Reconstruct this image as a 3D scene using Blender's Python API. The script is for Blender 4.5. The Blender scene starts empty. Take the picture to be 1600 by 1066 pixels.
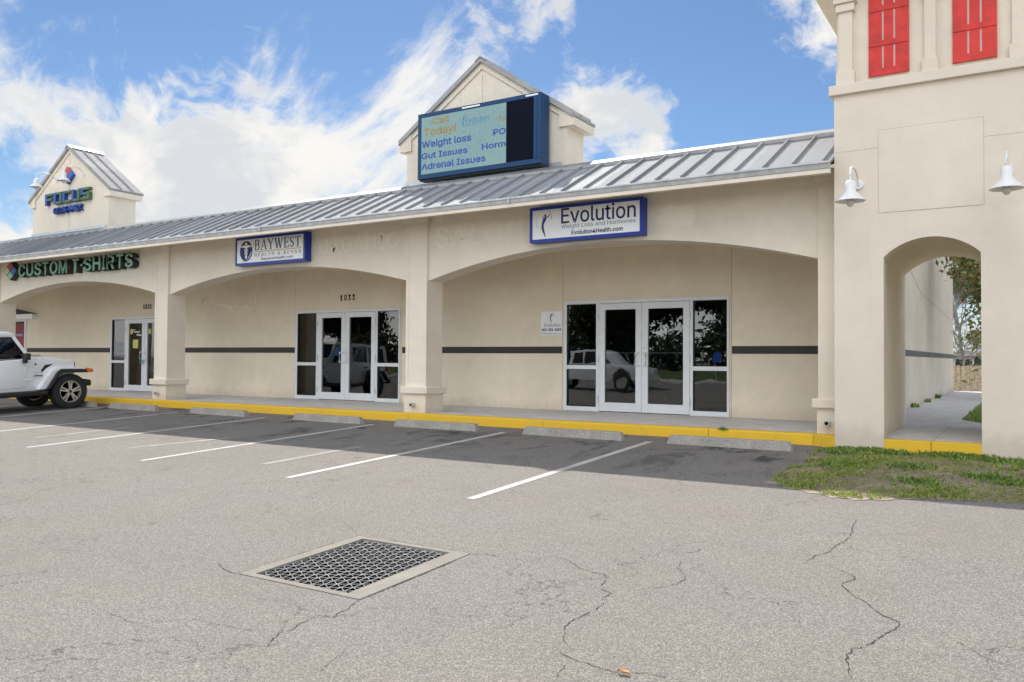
import bpy, bmesh, math, random
import numpy as np
from mathutils import Vector, Matrix

sc = bpy.context.scene
COL = sc.collection
R = math.radians
PI = math.pi
random.seed(7)

# ------------------------------------------------------------------ camera
cam_d = bpy.data.cameras.new("camera")
cam = bpy.data.objects.new("camera", cam_d)
COL.objects.link(cam)
cam_d.sensor_width = 36.0
cam_d.lens = 1290.937 * 36.0 / 1600.0
cam_d.clip_start = 0.05
cam_d.clip_end = 3000
_Y = Vector((0.531, -0.022, -0.847)).normalized()     # world +Y (into the building) in camera axes
_X = Vector((0.847, 0.006, 0.531)).normalized()
_Z = _X.cross(_Y).normalized()
_X = _Y.cross(_Z).normalized()
cam.matrix_world = Matrix.Translation((0, 0, 1.19)) @ Matrix((_X, _Y, _Z)).to_4x4()
sc.camera = cam

# ------------------------------------------------------------------ light
SUN_AZ = 42.0          # degrees left of +Y (behind the building)
SUN_EL = 46.8
sd = Vector((-math.sin(R(SUN_AZ)) * math.cos(R(SUN_EL)), math.cos(R(SUN_AZ)) * math.cos(R(SUN_EL)), math.sin(R(SUN_EL))))
sun_d = bpy.data.lights.new("sun", 'SUN')
sun_d.energy = 2.55
sun_d.angle = R(0.55)
sun_d.color = (1.0, 0.94, 0.86)
sun = bpy.data.objects.new("sun", sun_d)
COL.objects.link(sun)
sun.rotation_euler = sd.to_track_quat('Z', 'Y').to_euler()
sun.location = sd * 60

sc.view_settings.view_transform = 'Standard'
sc.view_settings.look = 'None'
sc.view_settings.gamma = 1.0
sc.view_settings.exposure = 1.2
sc.cycles.max_bounces = 8
sc.cycles.transparent_max_bounces = 16
sc.cycles.caustics_reflective = False
sc.cycles.caustics_refractive = False
sc.cycles.sample_clamp_indirect = 6


class NT:
    """small helper for node trees"""
    def __init__(self, tree):
        self.t = tree
        self.n = tree.nodes
        self.l = tree.links

    def add(self, typ, **kw):
        nd = self.n.new(typ)
        ins = kw.pop('ins', {})
        for k, v in kw.items():
            setattr(nd, k, v)
        for k, v in ins.items():
            self.set(nd.inputs[k], v)
        return nd

    def set(self, sock, v):
        if isinstance(v, bpy.types.NodeSocket):
            self.l.new(v, sock)
        elif isinstance(v, bpy.types.Node):
            self.l.new(v.outputs[0], sock)
        else:
            sock.default_value = v

    def math(self, op, a, b=0.0, c=None, clamp=False):
        nd = self.add('ShaderNodeMath', operation=op, use_clamp=clamp)
        self.set(nd.inputs[0], a)
        self.set(nd.inputs[1], b)
        if c is not None:
            self.set(nd.inputs[2], c)
        return nd.outputs[0]

    def vmath(self, op, a, b=None, out=0):
        nd = self.add('ShaderNodeVectorMath', operation=op)
        self.set(nd.inputs[0], a)
        if b is not None:
            self.set(nd.inputs[1], b)
        return nd.outputs[out]

    def noise(self, vec, scale, detail=4.0, rough=0.55, dist=0.0, out=0):
        nd = self.add('ShaderNodeTexNoise', ins={'Scale': scale, 'Detail': detail, 'Roughness': rough, 'Distortion': dist})
        if vec is not None:
            self.set(nd.inputs['Vector'], vec)
        return nd.outputs[out]

    def ramp(self, fac, lo, hi, a=0.0, b=1.0, smooth=True):
        nd = self.add('ShaderNodeMapRange', interpolation_type='SMOOTHSTEP' if smooth else 'LINEAR')
        self.set(nd.inputs[0], fac)
        for i, v in enumerate((lo, hi, a, b)):
            self.set(nd.inputs[i + 1], v)
        return nd.outputs[0]

    def mix(self, fac, a, b, blend='MIX'):
        nd = self.add('ShaderNodeMix', data_type='RGBA', blend_type=blend)
        self.set(nd.inputs[0], fac)
        self.set(nd.inputs[6], a)
        self.set(nd.inputs[7], b)
        return nd.outputs[2]

    def sep(self, v):
        nd = self.add('ShaderNodeSeparateXYZ')
        self.set(nd.inputs[0], v)
        return nd.outputs

    def comb(self, x, y, z):
        nd = self.add('ShaderNodeCombineXYZ')
        for i, v in enumerate((x, y, z)):
            self.set(nd.inputs[i], v)
        return nd.outputs[0]


def c4(c):
    return (c[0], c[1], c[2], 1.0)


# ------------------------------------------------------------------ world: sky with clouds
SKY_STRENGTH = 0.05
world = bpy.data.worlds.new("World")
sc.world = world
world.use_nodes = True
w = NT(world.node_tree)
w.n.clear()
sky = w.add('ShaderNodeTexSky', sky_type='NISHITA', sun_disc=False, sun_elevation=R(SUN_EL), sun_rotation=R(-SUN_AZ),
            altitude=0.0, air_density=1.0, dust_density=0.15, ozone_density=2.0)
tc = w.add('ShaderNodeTexCoord')
D = w.vmath('NORMALIZE', tc.outputs['Generated'])
sx, sy, sz = w.sep(D)
# rotate so that u runs along the view's left-right and v along its depth
u_ = w.math('ADD', w.math('MULTIPLY', sx, 0.847), w.math('MULTIPLY', sy, 0.531))
v_ = w.math('ADD', w.math('MULTIPLY', sx, -0.531), w.math('MULTIPLY', sy, 0.847))
den = w.math('ADD', w.math('MAXIMUM', sz, 0.0), 0.10)
pu = w.math('DIVIDE', u_, den)
pv = w.math('DIVIDE', v_, den)
# billowing cloud field
warp = w.noise(D, 6.0, 4, 0.55, 0, out=1)
wv = w.vmath('SCALE', w.vmath('SUBTRACT', warp, (0.5, 0.5, 0.5)))
wv.node.inputs[3].default_value = 0.13
Dw = w.vmath('ADD', D, wv)
Dst = w.vmath('MULTIPLY', Dw, (1.0, 1.0, 1.55))
n1 = w.noise(Dst, 8.5, 10, 0.60)
fine = w.noise(Dst, 30.0, 8, 0.62)
n1 = w.math('ADD', w.math('MULTIPLY', n1, 0.78), w.math('MULTIPLY', fine, 0.22))
n1 = w.math('ADD', w.math('MULTIPLY', w.math('SUBTRACT', n1, 0.5), 2.3), 0.44)
blobs = [  # direction, cos radius, weight: heaped clouds; those behind the view are added for fill
    ((-0.85, 0.49, 0.20), 0.955, 0.24), ((-0.79, 0.58, 0.17), 0.982, 0.24), ((-0.83, 0.50, 0.265), 0.990, 0.12),
    ((-0.737, 0.568, 0.385), 0.9975, 0.22), ((-0.488, 0.787, 0.395), 0.995, 0.30), ((-0.415, 0.87, 0.255), 0.990, 0.40),
    ((-0.365, 0.883, 0.285), 0.9975, 0.16), ((-0.205, 0.912, 0.360), 0.9945, 0.44), ((-0.70, 0.70, 0.165), 0.988, 0.22), ((-0.60, 0.775, 0.185), 0.99, 0.16), ((-0.76, 0.60, 0.26), 0.985, 0.06), ((-0.30, 0.94, 0.10), 0.985, 0.14),
    ((0.3, -0.9, 0.45), 0.80, 0.30), ((0.9, 0.2, 0.45), 0.88, 0.24), ((-0.7, -0.6, 0.5), 0.86, 0.28), ((-0.93, -0.1, 0.30), 0.93, 0.25),
    ((-0.35, 0.40, 0.85), 0.93, 0.10), ((0.5, 0.6, 0.55), 0.93, 0.18), ((0.0, -0.5, 0.85), 0.85, 0.24)]
veil = [  # where the thin feathered cloud spreads
    ((-0.714, 0.656, 0.246), 0.968, 0.14), ((-0.629, 0.722, 0.275), 0.984, 0.10), ((-0.82, 0.50, 0.27), 0.985, 0.24), ((-0.60, 0.77, 0.20), 0.975, 0.18),
    ((-0.55, 0.77, 0.32), 0.992, 0.20), ((-0.40, 0.86, 0.325), 0.9965, 0.16), ((-0.86, 0.43, 0.32), 0.994, 0.18)]
holes = [((-0.79, 0.51, 0.375), 0.9870, -0.40), ((-0.60, 0.70, 0.40), 0.9935, -0.22), ((-0.28, 0.91, 0.29), 0.990, -0.26), ((-0.34, 0.87, 0.37), 0.995, -0.20),
         ((-0.66, 0.64, 0.385), 0.996, -0.16), ((-0.24, 0.945, 0.225), 0.991, -0.24)]


def blobsum(lst):
    acc = None
    for d, cr, wt in lst:
        d = Vector(d).normalized()
        dp = w.vmath('DOT_PRODUCT', D, tuple(d), out=1)
        s_ = w.math('MULTIPLY', w.ramp(dp, cr, 1.0), wt)
        acc = s_ if acc is None else w.math('ADD', acc, s_)
    return acc


hol = blobsum(holes)
acc = w.math('ADD', blobsum(blobs), hol)
vac = w.math('ADD', blobsum(veil), hol)
dens = w.math('ADD', n1, acc)
m1 = w.ramp(dens, 0.62, 0.98)
# feathery high cloud, drawn out along one direction and fanning upward
fan = w.math('MULTIPLY', w.noise(D, 4.0, 3), 1.2)
st = w.comb(w.math('ADD', w.math('MULTIPLY', pu, 2.3), w.math('MULTIPLY', pv, 1.3)),
            w.math('ADD', w.math('MULTIPLY', pu, -0.30), w.math('MULTIPLY', pv, 0.50)), fan)
n2 = w.noise(st, 1.6, 10, 0.66, 0.9)
n2b = w.noise(st, 5.5, 6, 0.6, 0.4)
n2 = w.math('ADD', w.math('MULTIPLY', n2, 0.72), w.math('MULTIPLY', n2b, 0.28))
n2 = w.math('ADD', w.math('MULTIPLY', w.math('SUBTRACT', n2, 0.5), 2.1), 0.45)
m2a = w.ramp(w.math('ADD', w.math('ADD', n2, vac), w.math('MULTIPLY', w.math('SUBTRACT', n1, 0.44), 0.35)), 0.46, 1.02, 0.0, 0.92)
lo = w.ramp(sz, 0.02, 0.22, 0.30, 0.0)
m2 = w.math('MAXIMUM', m2a, lo)
mask = w.math('SUBTRACT', 1.0, w.math('MULTIPLY', w.math('SUBTRACT', 1.0, m1), w.math('SUBTRACT', 1.0, m2)))
mask = w.math('MULTIPLY', mask, w.ramp(sz, -0.02, 0.02))
sh = w.noise(w.vmath('ADD', Dst, (0.02, -0.02, 0.05)), 10.0, 8, 0.58)
thick = w.ramp(dens, 0.72, 1.15)
shade = w.math('MULTIPLY', w.ramp(sh, 0.36, 0.62), w.ramp(dens, 0.66, 1.0))
ccol = w.mix(shade, (1.0, 0.98, 0.94, 1), (0.74, 0.765, 0.80, 1))
# unseen clouds behind the view are made far brighter, as added facade fill
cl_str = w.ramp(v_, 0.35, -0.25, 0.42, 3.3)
bg_sky = w.add('ShaderNodeBackground', ins={'Color': w.mix(1.0, sky.outputs[0], (0.66, 0.78, 0.90, 1), 'MULTIPLY'), 'Strength': SKY_STRENGTH})
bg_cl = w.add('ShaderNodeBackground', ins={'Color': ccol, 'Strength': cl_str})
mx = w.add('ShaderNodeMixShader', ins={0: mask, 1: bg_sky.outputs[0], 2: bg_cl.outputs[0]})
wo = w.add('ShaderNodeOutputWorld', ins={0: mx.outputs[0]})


# ------------------------------------------------------------------ mesh helpers
class MB:
    def __init__(self):
        self.bm = bmesh.new()

    def quad(self, *pts):
        return self.bm.faces.new([self.bm.verts.new(p) for p in pts])

    def box(self, x0, x1, y0, y1, z0, z1):
        v = [self.bm.verts.new(p) for p in ((x0, y0, z0), (x1, y0, z0), (x1, y1, z0), (x0, y1, z0), (x0, y0, z1), (x1, y0, z1), (x1, y1, z1), (x0, y1, z1))]
        for f in ((3, 2, 1, 0), (4, 5, 6, 7), (0, 1, 5, 4), (1, 2, 6, 5), (2, 3, 7, 6), (3, 0, 4, 7)):
            self.bm.faces.new([v[i] for i in f])
        return self

    def hexa(self, pts):
        v = [self.bm.verts.new(p) for p in pts]
        for f in ((3, 2, 1, 0), (4, 5, 6, 7), (0, 1, 5, 4), (1, 2, 6, 5), (2, 3, 7, 6), (3, 0, 4, 7)):
            self.bm.faces.new([v[i] for i in f])
        return self

    def prism(self, pts, axis, a, b):
        """polygon pts in the plane normal to axis, extruded from a to b"""
        def P(p, t):
            if axis == 'Y':
                return (p[0], t, p[1])
            if axis == 'X':
                return (t, p[0], p[1])
            return (p[0], p[1], t)
        va = [self.bm.verts.new(P(p, a)) for p in pts]
        vb = [self.bm.verts.new(P(p, b)) for p in pts]
        self.bm.faces.new(va)
        self.bm.faces.new(vb[::-1])
        n = len(pts)
        for i in range(n):
            j = (i + 1) % n
            self.bm.faces.new((va[j], va[i], vb[i], vb[j]))
        return self

    def tube(self, pts, r, seg=10, cap=True):
        pts = [Vector(p) for p in pts]
        n = len(pts)
        rr = r if isinstance(r, (list, tuple)) else [r] * n
        rings = []
        up = Vector((0, 0, 1))
        for i, p in enumerate(pts):
            t = (pts[min(i + 1, n - 1)] - pts[max(i - 1, 0)]).normalized()
            a = t.cross(up)
            if a.length < 1e-3:
                a = t.cross(Vector((1, 0, 0)))
            a.normalize()
            b = a.cross(t)
            rings.append([self.bm.verts.new(p + (a * math.cos(2 * PI * k / seg) + b * math.sin(2 * PI * k / seg)) * rr[i]) for k in range(seg)])
        for i in range(n - 1):
            for k in range(seg):
                k2 = (k + 1) % seg
                self.bm.faces.new((rings[i][k], rings[i][k2], rings[i + 1][k2], rings[i + 1][k]))
        if cap:
            self.bm.faces.new(rings[0][::-1])
            self.bm.faces.new(rings[-1])
        return self

    def lathe(self, prof, c, axis='Z', seg=24, closed=False):
        """profile of (radius, along)"""
        rings = []
        for r, h in prof:
            ring = []
            for k in range(seg):
                a = 2 * PI * k / seg
                ca, sa = math.cos(a) * r, math.sin(a) * r
                if axis == 'Z':
                    p = (c[0] + ca, c[1] + sa, c[2] + h)
                elif axis == 'X':
                    p = (c[0] + h, c[1] + ca, c[2] + sa)
                else:
                    p = (c[0] + ca, c[1] + h, c[2] + sa)
                ring.append(self.bm.verts.new(p))
            rings.append(ring)
        m = len(rings)
        for i in range(m if closed else m - 1):
            A, B = rings[i], rings[(i + 1) % m]
            for k in range(seg):
                k2 = (k + 1) % seg
                self.bm.faces.new((A[k], A[k2], B[k2], B[k]))
        if not closed:
            if prof[0][0] > 1e-4:
                self.bm.faces.new(rings[0][::-1])
            if prof[-1][0] > 1e-4:
                self.bm.faces.new(rings[-1])
        return self

    def ball(self, c, rx, ry=None, rz=None, seg=16, rings=10):
        ry = ry or rx
        rz = rz or rx
        r = bmesh.ops.create_uvsphere(self.bm, u_segments=seg, v_segments=rings, radius=1.0)
        for v in r['verts']:
            v.co = Vector((v.co.x * rx + c[0], v.co.y * ry + c[1], v.co.z * rz + c[2]))
        return self

    def build(self, name, m, parent=None, bevel=0.0, seg=2, smooth=False, weld=False):
        bm = self.bm
        if weld:
            bmesh.ops.remove_doubles(bm, verts=bm.verts, dist=1e-4)
        bmesh.ops.recalc_face_normals(bm, faces=bm.faces)
        if bevel > 0:
            es = [e for e in bm.edges if len(e.link_faces) == 2 and e.calc_face_angle(0) > 0.5]
            bmesh.ops.bevel(bm, geom=es, offset=bevel, segments=seg, profile=0.5, affect='EDGES', clamp_overlap=True)
        me = bpy.data.meshes.new(name)
        loc = wloc(parent)
        bmesh.ops.translate(bm, verts=bm.verts, vec=-loc)
        bm.to_mesh(me)
        bm.free()
        return link(name, me, m, parent, smooth)


def wloc(o):
    v = Vector((0, 0, 0))
    while o is not None:
        v += o.location
        o = o.parent
    return v


def link(name, me, m, parent=None, smooth=False):
    if m is not None:
        for x in (m if isinstance(m, (list, tuple)) else [m]):
            me.materials.append(x)
    if smooth:
        me.polygons.foreach_set('use_smooth', [True] * len(me.polygons))
        try:
            me.set_sharp_from_angle(angle=R(40))
        except Exception:
            pass
    o = bpy.data.objects.new(name, me)
    COL.objects.link(o)
    if parent is not None:
        o.parent = parent
    return o


def thing(name, label, cat, loc=(0, 0, 0), group=None):
    o = bpy.data.objects.new(name, None)
    COL.objects.link(o)
    o.location = loc
    o.empty_display_size = 0.2
    o['label'] = label
    o['category'] = cat
    if group:
        o['group'] = group
    return o


def tag(o, label=None, cat=None, group=None, kind=None):
    for k, v in (('label', label), ('category', cat), ('group', group), ('kind', kind)):
        if v:
            o[k] = v
    return o


def copy_tree(o, dx=(0, 0, 0), parent=None, top=True):
    c = o.copy()
    COL.objects.link(c)
    if top:
        c.location = Vector(o.location) + Vector(dx)
        c.parent = o.parent
    else:
        c.parent = parent
    for ch in list(o.children):
        copy_tree(ch, parent=c, top=False)
    return c


def raw_mesh(name, verts, faces, m, parent=None, smooth=False):
    me = bpy.data.meshes.new(name)
    me.from_pydata(verts, [], faces)
    me.update()
    return link(name, me, m, parent, smooth)


FONT = None
try:
    import os
    _fp = os.path.join(bpy.utils.system_resource('DATAFILES', path='fonts'), 'Inter.woff2')
    FONT = bpy.data.fonts.load(_fp, check_existing=True)
except Exception:
    FONT = None


def text(name, s, x0, x1, z0, z1, y, m, parent=None, depth=0.004, bold=0.0, space=1.0, keep=False, shear=0.0):
    """lettering facing -Y, fitted into the box x0..x1, z0..z1; its front face stands at y"""
    cu = bpy.data.curves.new('lettering', 'FONT')
    cu.body = s
    if FONT is not None:
        cu.font = FONT
    cu.size = 1.0
    cu.offset = bold
    cu.space_character = space
    cu.shear = shear
    cu.resolution_u = 3
    tmp = bpy.data.objects.new('lettering_tmp', cu)
    COL.objects.link(tmp)
    dg = bpy.context.evaluated_depsgraph_get()
    dg.update()
    me = bpy.data.meshes.new_from_object(tmp.evaluated_get(dg))
    bpy.data.objects.remove(tmp)
    bpy.data.curves.remove(cu)
    bm = bmesh.new()
    bm.from_mesh(me)
    bpy.data.meshes.remove(me)
    xs = [v.co.x for v in bm.verts]
    ys = [v.co.y for v in bm.verts]
    a, b, c, d = min(xs), max(xs), min(ys), max(ys)
    fx = (x1 - x0) / (b - a)
    fz = (z1 - z0) / (d - c)
    if keep:
        fx = fz = min(fx, fz)
    loc = wloc(parent)
    for v in bm.verts:
        v.co = Vector((x0 + (v.co.x - a) * fx, y, z0 + (v.co.y - c) * fz)) - loc
    if depth > 0:
        fs = list(bm.faces)
        r = bmesh.ops.extrude_face_region(bm, geom=fs)
        vs = [g for g in r['geom'] if isinstance(g, bmesh.types.BMVert)]
        bmesh.ops.translate(bm, verts=vs, vec=(0, depth, 0))
        bmesh.ops.recalc_face_normals(bm, faces=bm.faces)
    bm.verts.index_update()
    if ' ' in s and name == 'lettering':
        # one object per word
        bm.verts.ensure_lookup_table()
        seen, isl = set(), []
        for v in bm.verts:
            if v.index in seen:
                continue
            stack, comp = [v], []
            seen.add(v.index)
            while stack:
                q = stack.pop()
                comp.append(q)
                for e in q.link_edges:
                    r = e.other_vert(q)
                    if r.index not in seen:
                        seen.add(r.index)
                        stack.append(r)
            isl.append((min(q.co.x for q in comp), max(q.co.x for q in comp), [q.index for q in comp]))
        isl.sort(key=lambda t_: t_[0])
        words = s.split(' ')
        gaps = sorted(range(1, len(isl)), key=lambda i: isl[i][0] - max(t_[1] for t_ in isl[:i]), reverse=True)[:len(words) - 1]
        cuts = [0] + sorted(gaps) + [len(isl)]
        first = None
        for a_, b_ in zip(cuts[:-1], cuts[1:]):
            ids = set(i for t_ in isl[a_:b_] for i in t_[2])
            b2 = bm.copy()
            b2.verts.ensure_lookup_table()
            bmesh.ops.delete(b2, geom=[v for v in b2.verts if v.index not in ids], context='VERTS')
            me2 = bpy.data.meshes.new(name)
            b2.to_mesh(me2)
            b2.free()
            ob = link(name, me2, m, parent)
            first = first or ob
        bm.free()
        return first
    o = bpy.data.meshes.new(name)
    bm.to_mesh(o)
    bm.free()
    return link(name, o, m, parent)


def arc(cx, cz, rx, rz, a0, a1, n):
    return [(cx + rx * math.cos(R(a0 + (a1 - a0) * i / n)), cz + rz * math.sin(R(a0 + (a1 - a0) * i / n))) for i in range(n + 1)]


def arch_pts(xl, xr, zs, zt, n=28):
    """circular segment from (xl,zs) over (mid,zt) to (xr,zs)"""
    hw = (xr - xl) / 2
    rise = zt - zs
    Rr = (hw * hw + rise * rise) / (2 * rise)
    cz = zt - Rr
    cx = (xl + xr) / 2
    a = math.asin(hw / Rr)
    return [(cx + Rr * math.sin(-a + 2 * a * i / n), cz + Rr * math.cos(-a + 2 * a * i / n)) for i in range(n + 1)]


# ------------------------------------------------------------------ materials
MATS = {}


def base_mat(name):
    m = bpy.data.materials.new(name)
    m.use_nodes = True
    t = NT(m.node_tree)
    p = m.node_tree.nodes['Principled BSDF']
    return m, t, p


def simple(name, col, rough=0.6, metal=0.0, var=0.08, scale=6.0, bump=0.0, bscale=60.0, spec=0.5, emit=0.0):
    m, t, p = base_mat(name)
    tcn = t.add('ShaderNodeTexCoord')
    n = t.noise(tcn.outputs['Object'], scale, 5, 0.6)
    col_out = t.mix(t.ramp(n, 0.3, 0.7), c4([max(0, x * (1 - var)) for x in col]), c4([min(1, x * (1 + var)) for x in col]))
    t.set(p.inputs['Base Color'], col_out)
    p.inputs['Roughness'].default_value = rough
    p.inputs['Metallic'].default_value = metal
    p.inputs['Specular IOR Level'].default_value = spec
    if emit:
        t.set(p.inputs['Emission Color'], col_out)
        p.inputs['Emission Strength'].default_value = emit
    if bump:
        b = t.add('ShaderNodeBump', ins={'Strength': bump, 'Distance': 0.01})
        t.set(b.inputs['Height'], t.noise(tcn.outputs['Object'], bscale, 4, 0.6))
        t.l.new(b.outputs[0], p.inputs['Normal'])
    return m


def stucco(name, col, stain=0.10, streak=0.06):
    m, t, p = base_mat(name)
    o = t.add('ShaderNodeTexCoord').outputs['Object']
    big = t.noise(o, 0.55, 4, 0.6)
    mid = t.noise(o, 3.2, 5, 0.6)
    stv = t.vmath('MULTIPLY', o, (9.0, 9.0, 0.5))
    stn = t.noise(stv, 1.0, 5, 0.65)
    f = t.math('ADD', t.math('MULTIPLY', t.ramp(big, 0.35, 0.68), 0.6), t.math('MULTIPLY', t.ramp(mid, 0.35, 0.7), 0.4))
    cc = t.mix(f, c4([x * (1 - stain) for x in col]), c4([min(1, x * (1 + stain * 0.4)) for x in col]))
    cc = t.mix(t.ramp(stn, 0.58, 0.80, 0, streak * 4), cc, c4([col[0] * 0.72, col[1] * 0.70, col[2] * 0.66]))
    sp = t.noise(o, 17.0, 3, 0.5)
    cc = t.mix(t.ramp(sp, 0.74, 0.80, 0, 0.30), cc, c4([x * 0.6 for x in col]))
    gpos = t.add('ShaderNodeNewGeometry').outputs['Position']
    gz_n = t.sep(gpos)[2]
    splash = t.ramp(t.math('ADD', gz_n, t.math('MULTIPLY', t.noise(gpos, 5.0, 5, 0.65), -0.42)), -0.12, 0.22, 0.38, 0.0)
    cc = t.mix(splash, cc, c4([col[0] * 0.50, col[1] * 0.46, col[2] * 0.42]))
    grain = t.noise(o, 48.0, 4, 0.7)
    cc = t.mix(t.ramp(grain, 0.35, 0.65, 0.0, 0.10), cc, c4([x * 0.78 for x in col]))
    t.set(p.inputs['Base Color'], cc)
    p.inputs['Roughness'].default_value = 0.85
    p.inputs['Specular IOR Level'].default_value = 0.25
    b = t.add('ShaderNodeBump', ins={'Strength': 0.5, 'Distance': 0.008})
    hh = t.math('ADD', t.noise(o, 120.0, 3, 0.6), t.math('MULTIPLY', t.noise(o, 14.0, 3, 0.5), 0.8))
    t.set(b.inputs['Height'], hh)
    t.l.new(b.outputs[0], p.inputs['Normal'])
    return m


def asphalt():
    m, t, p = base_mat('asphalt')
    o = t.add('ShaderNodeTexCoord').outputs['Object']
    vo = t.add('ShaderNodeTexVoronoi', feature='F1', ins={'Scale': 140.0})
    t.set(vo.inputs['Vector'], o)
    rnd = t.sep(vo.outputs['Color'])[0]
    rnd2 = t.sep(vo.outputs['Color'])[1]
    stone = t.mix(rnd2, (0.235, 0.218, 0.195, 1), (0.43, 0.405, 0.365, 1))
    lit = t.ramp(rnd, 0.30, 0.62)
    edge = t.ramp(vo.outputs['Distance'], 0.35, 0.75)
    cc = t.mix(lit, (0.150, 0.140, 0.131, 1), stone)
    cc = t.mix(t.math('MULTIPLY', edge, 0.65), cc, (0.085, 0.08, 0.077, 1))
    fine = t.noise(o, 260.0, 2, 0.5)
    cc = t.mix(t.ramp(fine, 0.3, 0.7, 0.0, 0.30), cc, (0.40, 0.375, 0.345, 1))
    big = t.noise(o, 0.45, 5, 0.62)
    med = t.noise(o, 2.1, 5, 0.6, 0.5)
    k = t.math('ADD', t.math('MULTIPLY', t.ramp(big, 0.33, 0.68), 0.16), t.math('MULTIPLY', t.ramp(med, 0.35, 0.68), 0.14))
    cc = t.mix(k, cc, (0.165, 0.155, 0.150, 1))
    # warm/cool drift of the wearing course
    tint = t.noise(o, 0.9, 3, 0.5)
    cc = t.mix(t.ramp(tint, 0.35, 0.65, 0.0, 0.5), cc, t.mix(1.0, cc, (1.03, 1.0, 0.95, 1), 'MULTIPLY'))
    # the stalls are blackened by tyres and oil
    x, y, z = t.sep(o)
    stall = t.ramp(t.math('ADD', y, t.math('MULTIPLY', t.math('SUBTRACT', t.noise(o, 1.2, 4), 0.5), 2.2)), 8.3, 11.2)
    inx = t.ramp(x, -2.2, -2.7)
    stall = t.math('MULTIPLY', stall, inx)
    cc = t.mix(t.math('MULTIPLY', stall, 0.18), cc, (0.085, 0.083, 0.086, 1))
    oil = t.ramp(t.noise(t.vmath('MULTIPLY', o, (1.0, 0.5, 1.0)), 1.6, 5, 0.65, 0.8), 0.50, 0.66)
    cc = t.mix(t.math('MULTIPLY', t.math('MULTIPLY', oil, stall), 0.8), cc, (0.03, 0.03, 0.034, 1))
    # fine cracking
    wv = t.vmath('SCALE', t.vmath('SUBTRACT', t.noise(o, 2.2, 4, 0.6, 0, out=1), (0.5, 0.5, 0.5)))
    wv.node.inputs[3].default_value = 0.8
    ve = t.add('ShaderNodeTexVoronoi', feature='DISTANCE_TO_EDGE', ins={'Scale': 0.62})
    t.set(ve.inputs['Vector'], t.vmath('ADD', o, wv))
    crk = t.ramp(ve.outputs['Distance'], 0.0010, 0.0055, 1.0, 0.0)
    gate = t.ramp(t.noise(o, 0.7, 3), 0.43, 0.56)
    cc = t.mix(t.math('MULTIPLY', t.math('MULTIPLY', crk, gate), 0.55), cc, (0.05, 0.045, 0.042, 1))
    t.set(p.inputs['Base Color'], cc)
    p.inputs['Roughness'].default_value = 0.9
    p.inputs['Specular IOR Level'].default_value = 0.2
    b = t.add('ShaderNodeBump', ins={'Strength': 0.55, 'Distance': 0.006})
    t.set(b.inputs['Height'], t.math('ADD', t.math('MULTIPLY', vo.outputs['Distance'], -1.0), t.math('MULTIPLY', crk, -0.6)))
    t.l.new(b.outputs[0], p.inputs['Normal'])
    return m


def concrete(name, col, dirt=0.25, dark=(0.14, 0.13, 0.12), scale=3.0):
    m, t, p = base_mat(name)
    o = t.add('ShaderNodeTexCoord').outputs['Object']
    a = t.noise(o, scale, 6, 0.65)
    b_ = t.noise(o, scale * 9, 4, 0.6)
    cc = t.mix(t.ramp(a, 0.3, 0.7), c4([x * 0.85 for x in col]), c4([min(1, x * 1.08) for x in col]))
    cc = t.mix(t.ramp(b_, 0.50, 0.76, 0, dirt), cc, c4(dark))
    s = t.noise(o, 150.0, 2, 0.5)
    cc = t.mix(t.ramp(s, 0.35, 0.7, 0.0, 0.18), cc, c4([x * 0.6 for x in col]))
    t.set(p.inputs['Base Color'], cc)
    p.inputs['Roughness'].default_value = 0.85
    p.inputs['Specular IOR Level'].default_value = 0.25
    b = t.add('ShaderNodeBump', ins={'Strength': 0.3, 'Distance': 0.004})
    t.set(b.inputs['Height'], t.math('ADD', s, b_))
    t.l.new(b.outputs[0], p.inputs['Normal'])
    return m


def worn_paint(name, col, wear_lo, wear_hi, under=(0.20, 0.185, 0.175)):
    m, t, p = base_mat(name)
    o = t.add('ShaderNodeTexCoord').outputs['Object']
    n = t.noise(o, 60.0, 4, 0.7)
    n2 = t.noise(o, 3.0, 4, 0.6)
    f = t.ramp(t.math('ADD', t.math('MULTIPLY', n, 0.6), t.math('MULTIPLY', n2, 0.5)), wear_lo, wear_hi)
    t.set(p.inputs['Base Color'], t.mix(f, c4(col), c4(under)))
    p.inputs['Roughness'].default_value = 0.8
    b = t.add('ShaderNodeBump', ins={'Strength': 0.4, 'Distance': 0.004})
    t.set(b.inputs['Height'], t.noise(o, 110.0, 3, 0.6))
    t.l.new(b.outputs[0], p.inputs['Normal'])
    return m


def roof_metal(name, col, rough=0.34):
    m, t, p = base_mat(name)
    o = t.add('ShaderNodeTexCoord').outputs['Object']
    x, y, z = t.sep(o)
    panel = t.add('ShaderNodeTexWhiteNoise', noise_dimensions='1D')
    t.set(panel.inputs['W'], t.math('FLOOR', t.math('DIVIDE', x, 0.406)))
    n = t.noise(t.vmath('MULTIPLY', o, (7.0, 0.7, 0.7)), 1.5, 5, 0.6)
    f = t.math('ADD', t.math('MULTIPLY', panel.outputs[0], 0.5), t.math('MULTIPLY', n, 0.6))
    t.set(p.inputs['Base Color'], t.mix(t.ramp(f, 0.2, 0.95), c4([v * 0.85 for v in col]), c4([min(1, v * 1.1) for v in col])))
    p.inputs['Metallic'].default_value = 0.6
    t.set(p.inputs['Roughness'], t.ramp(n, 0.3, 0.7, rough - 0.05, rough + 0.08))
    b = t.add('ShaderNodeBump', ins={'Strength': 0.10, 'Distance': 0.02})
    t.set(b.inputs['Height'], t.noise(t.vmath('MULTIPLY', o, (4.0, 1.5, 1.5)), 1.2, 3, 0.5))
    t.l.new(b.outputs[0], p.inputs['Normal'])
    return m


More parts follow.
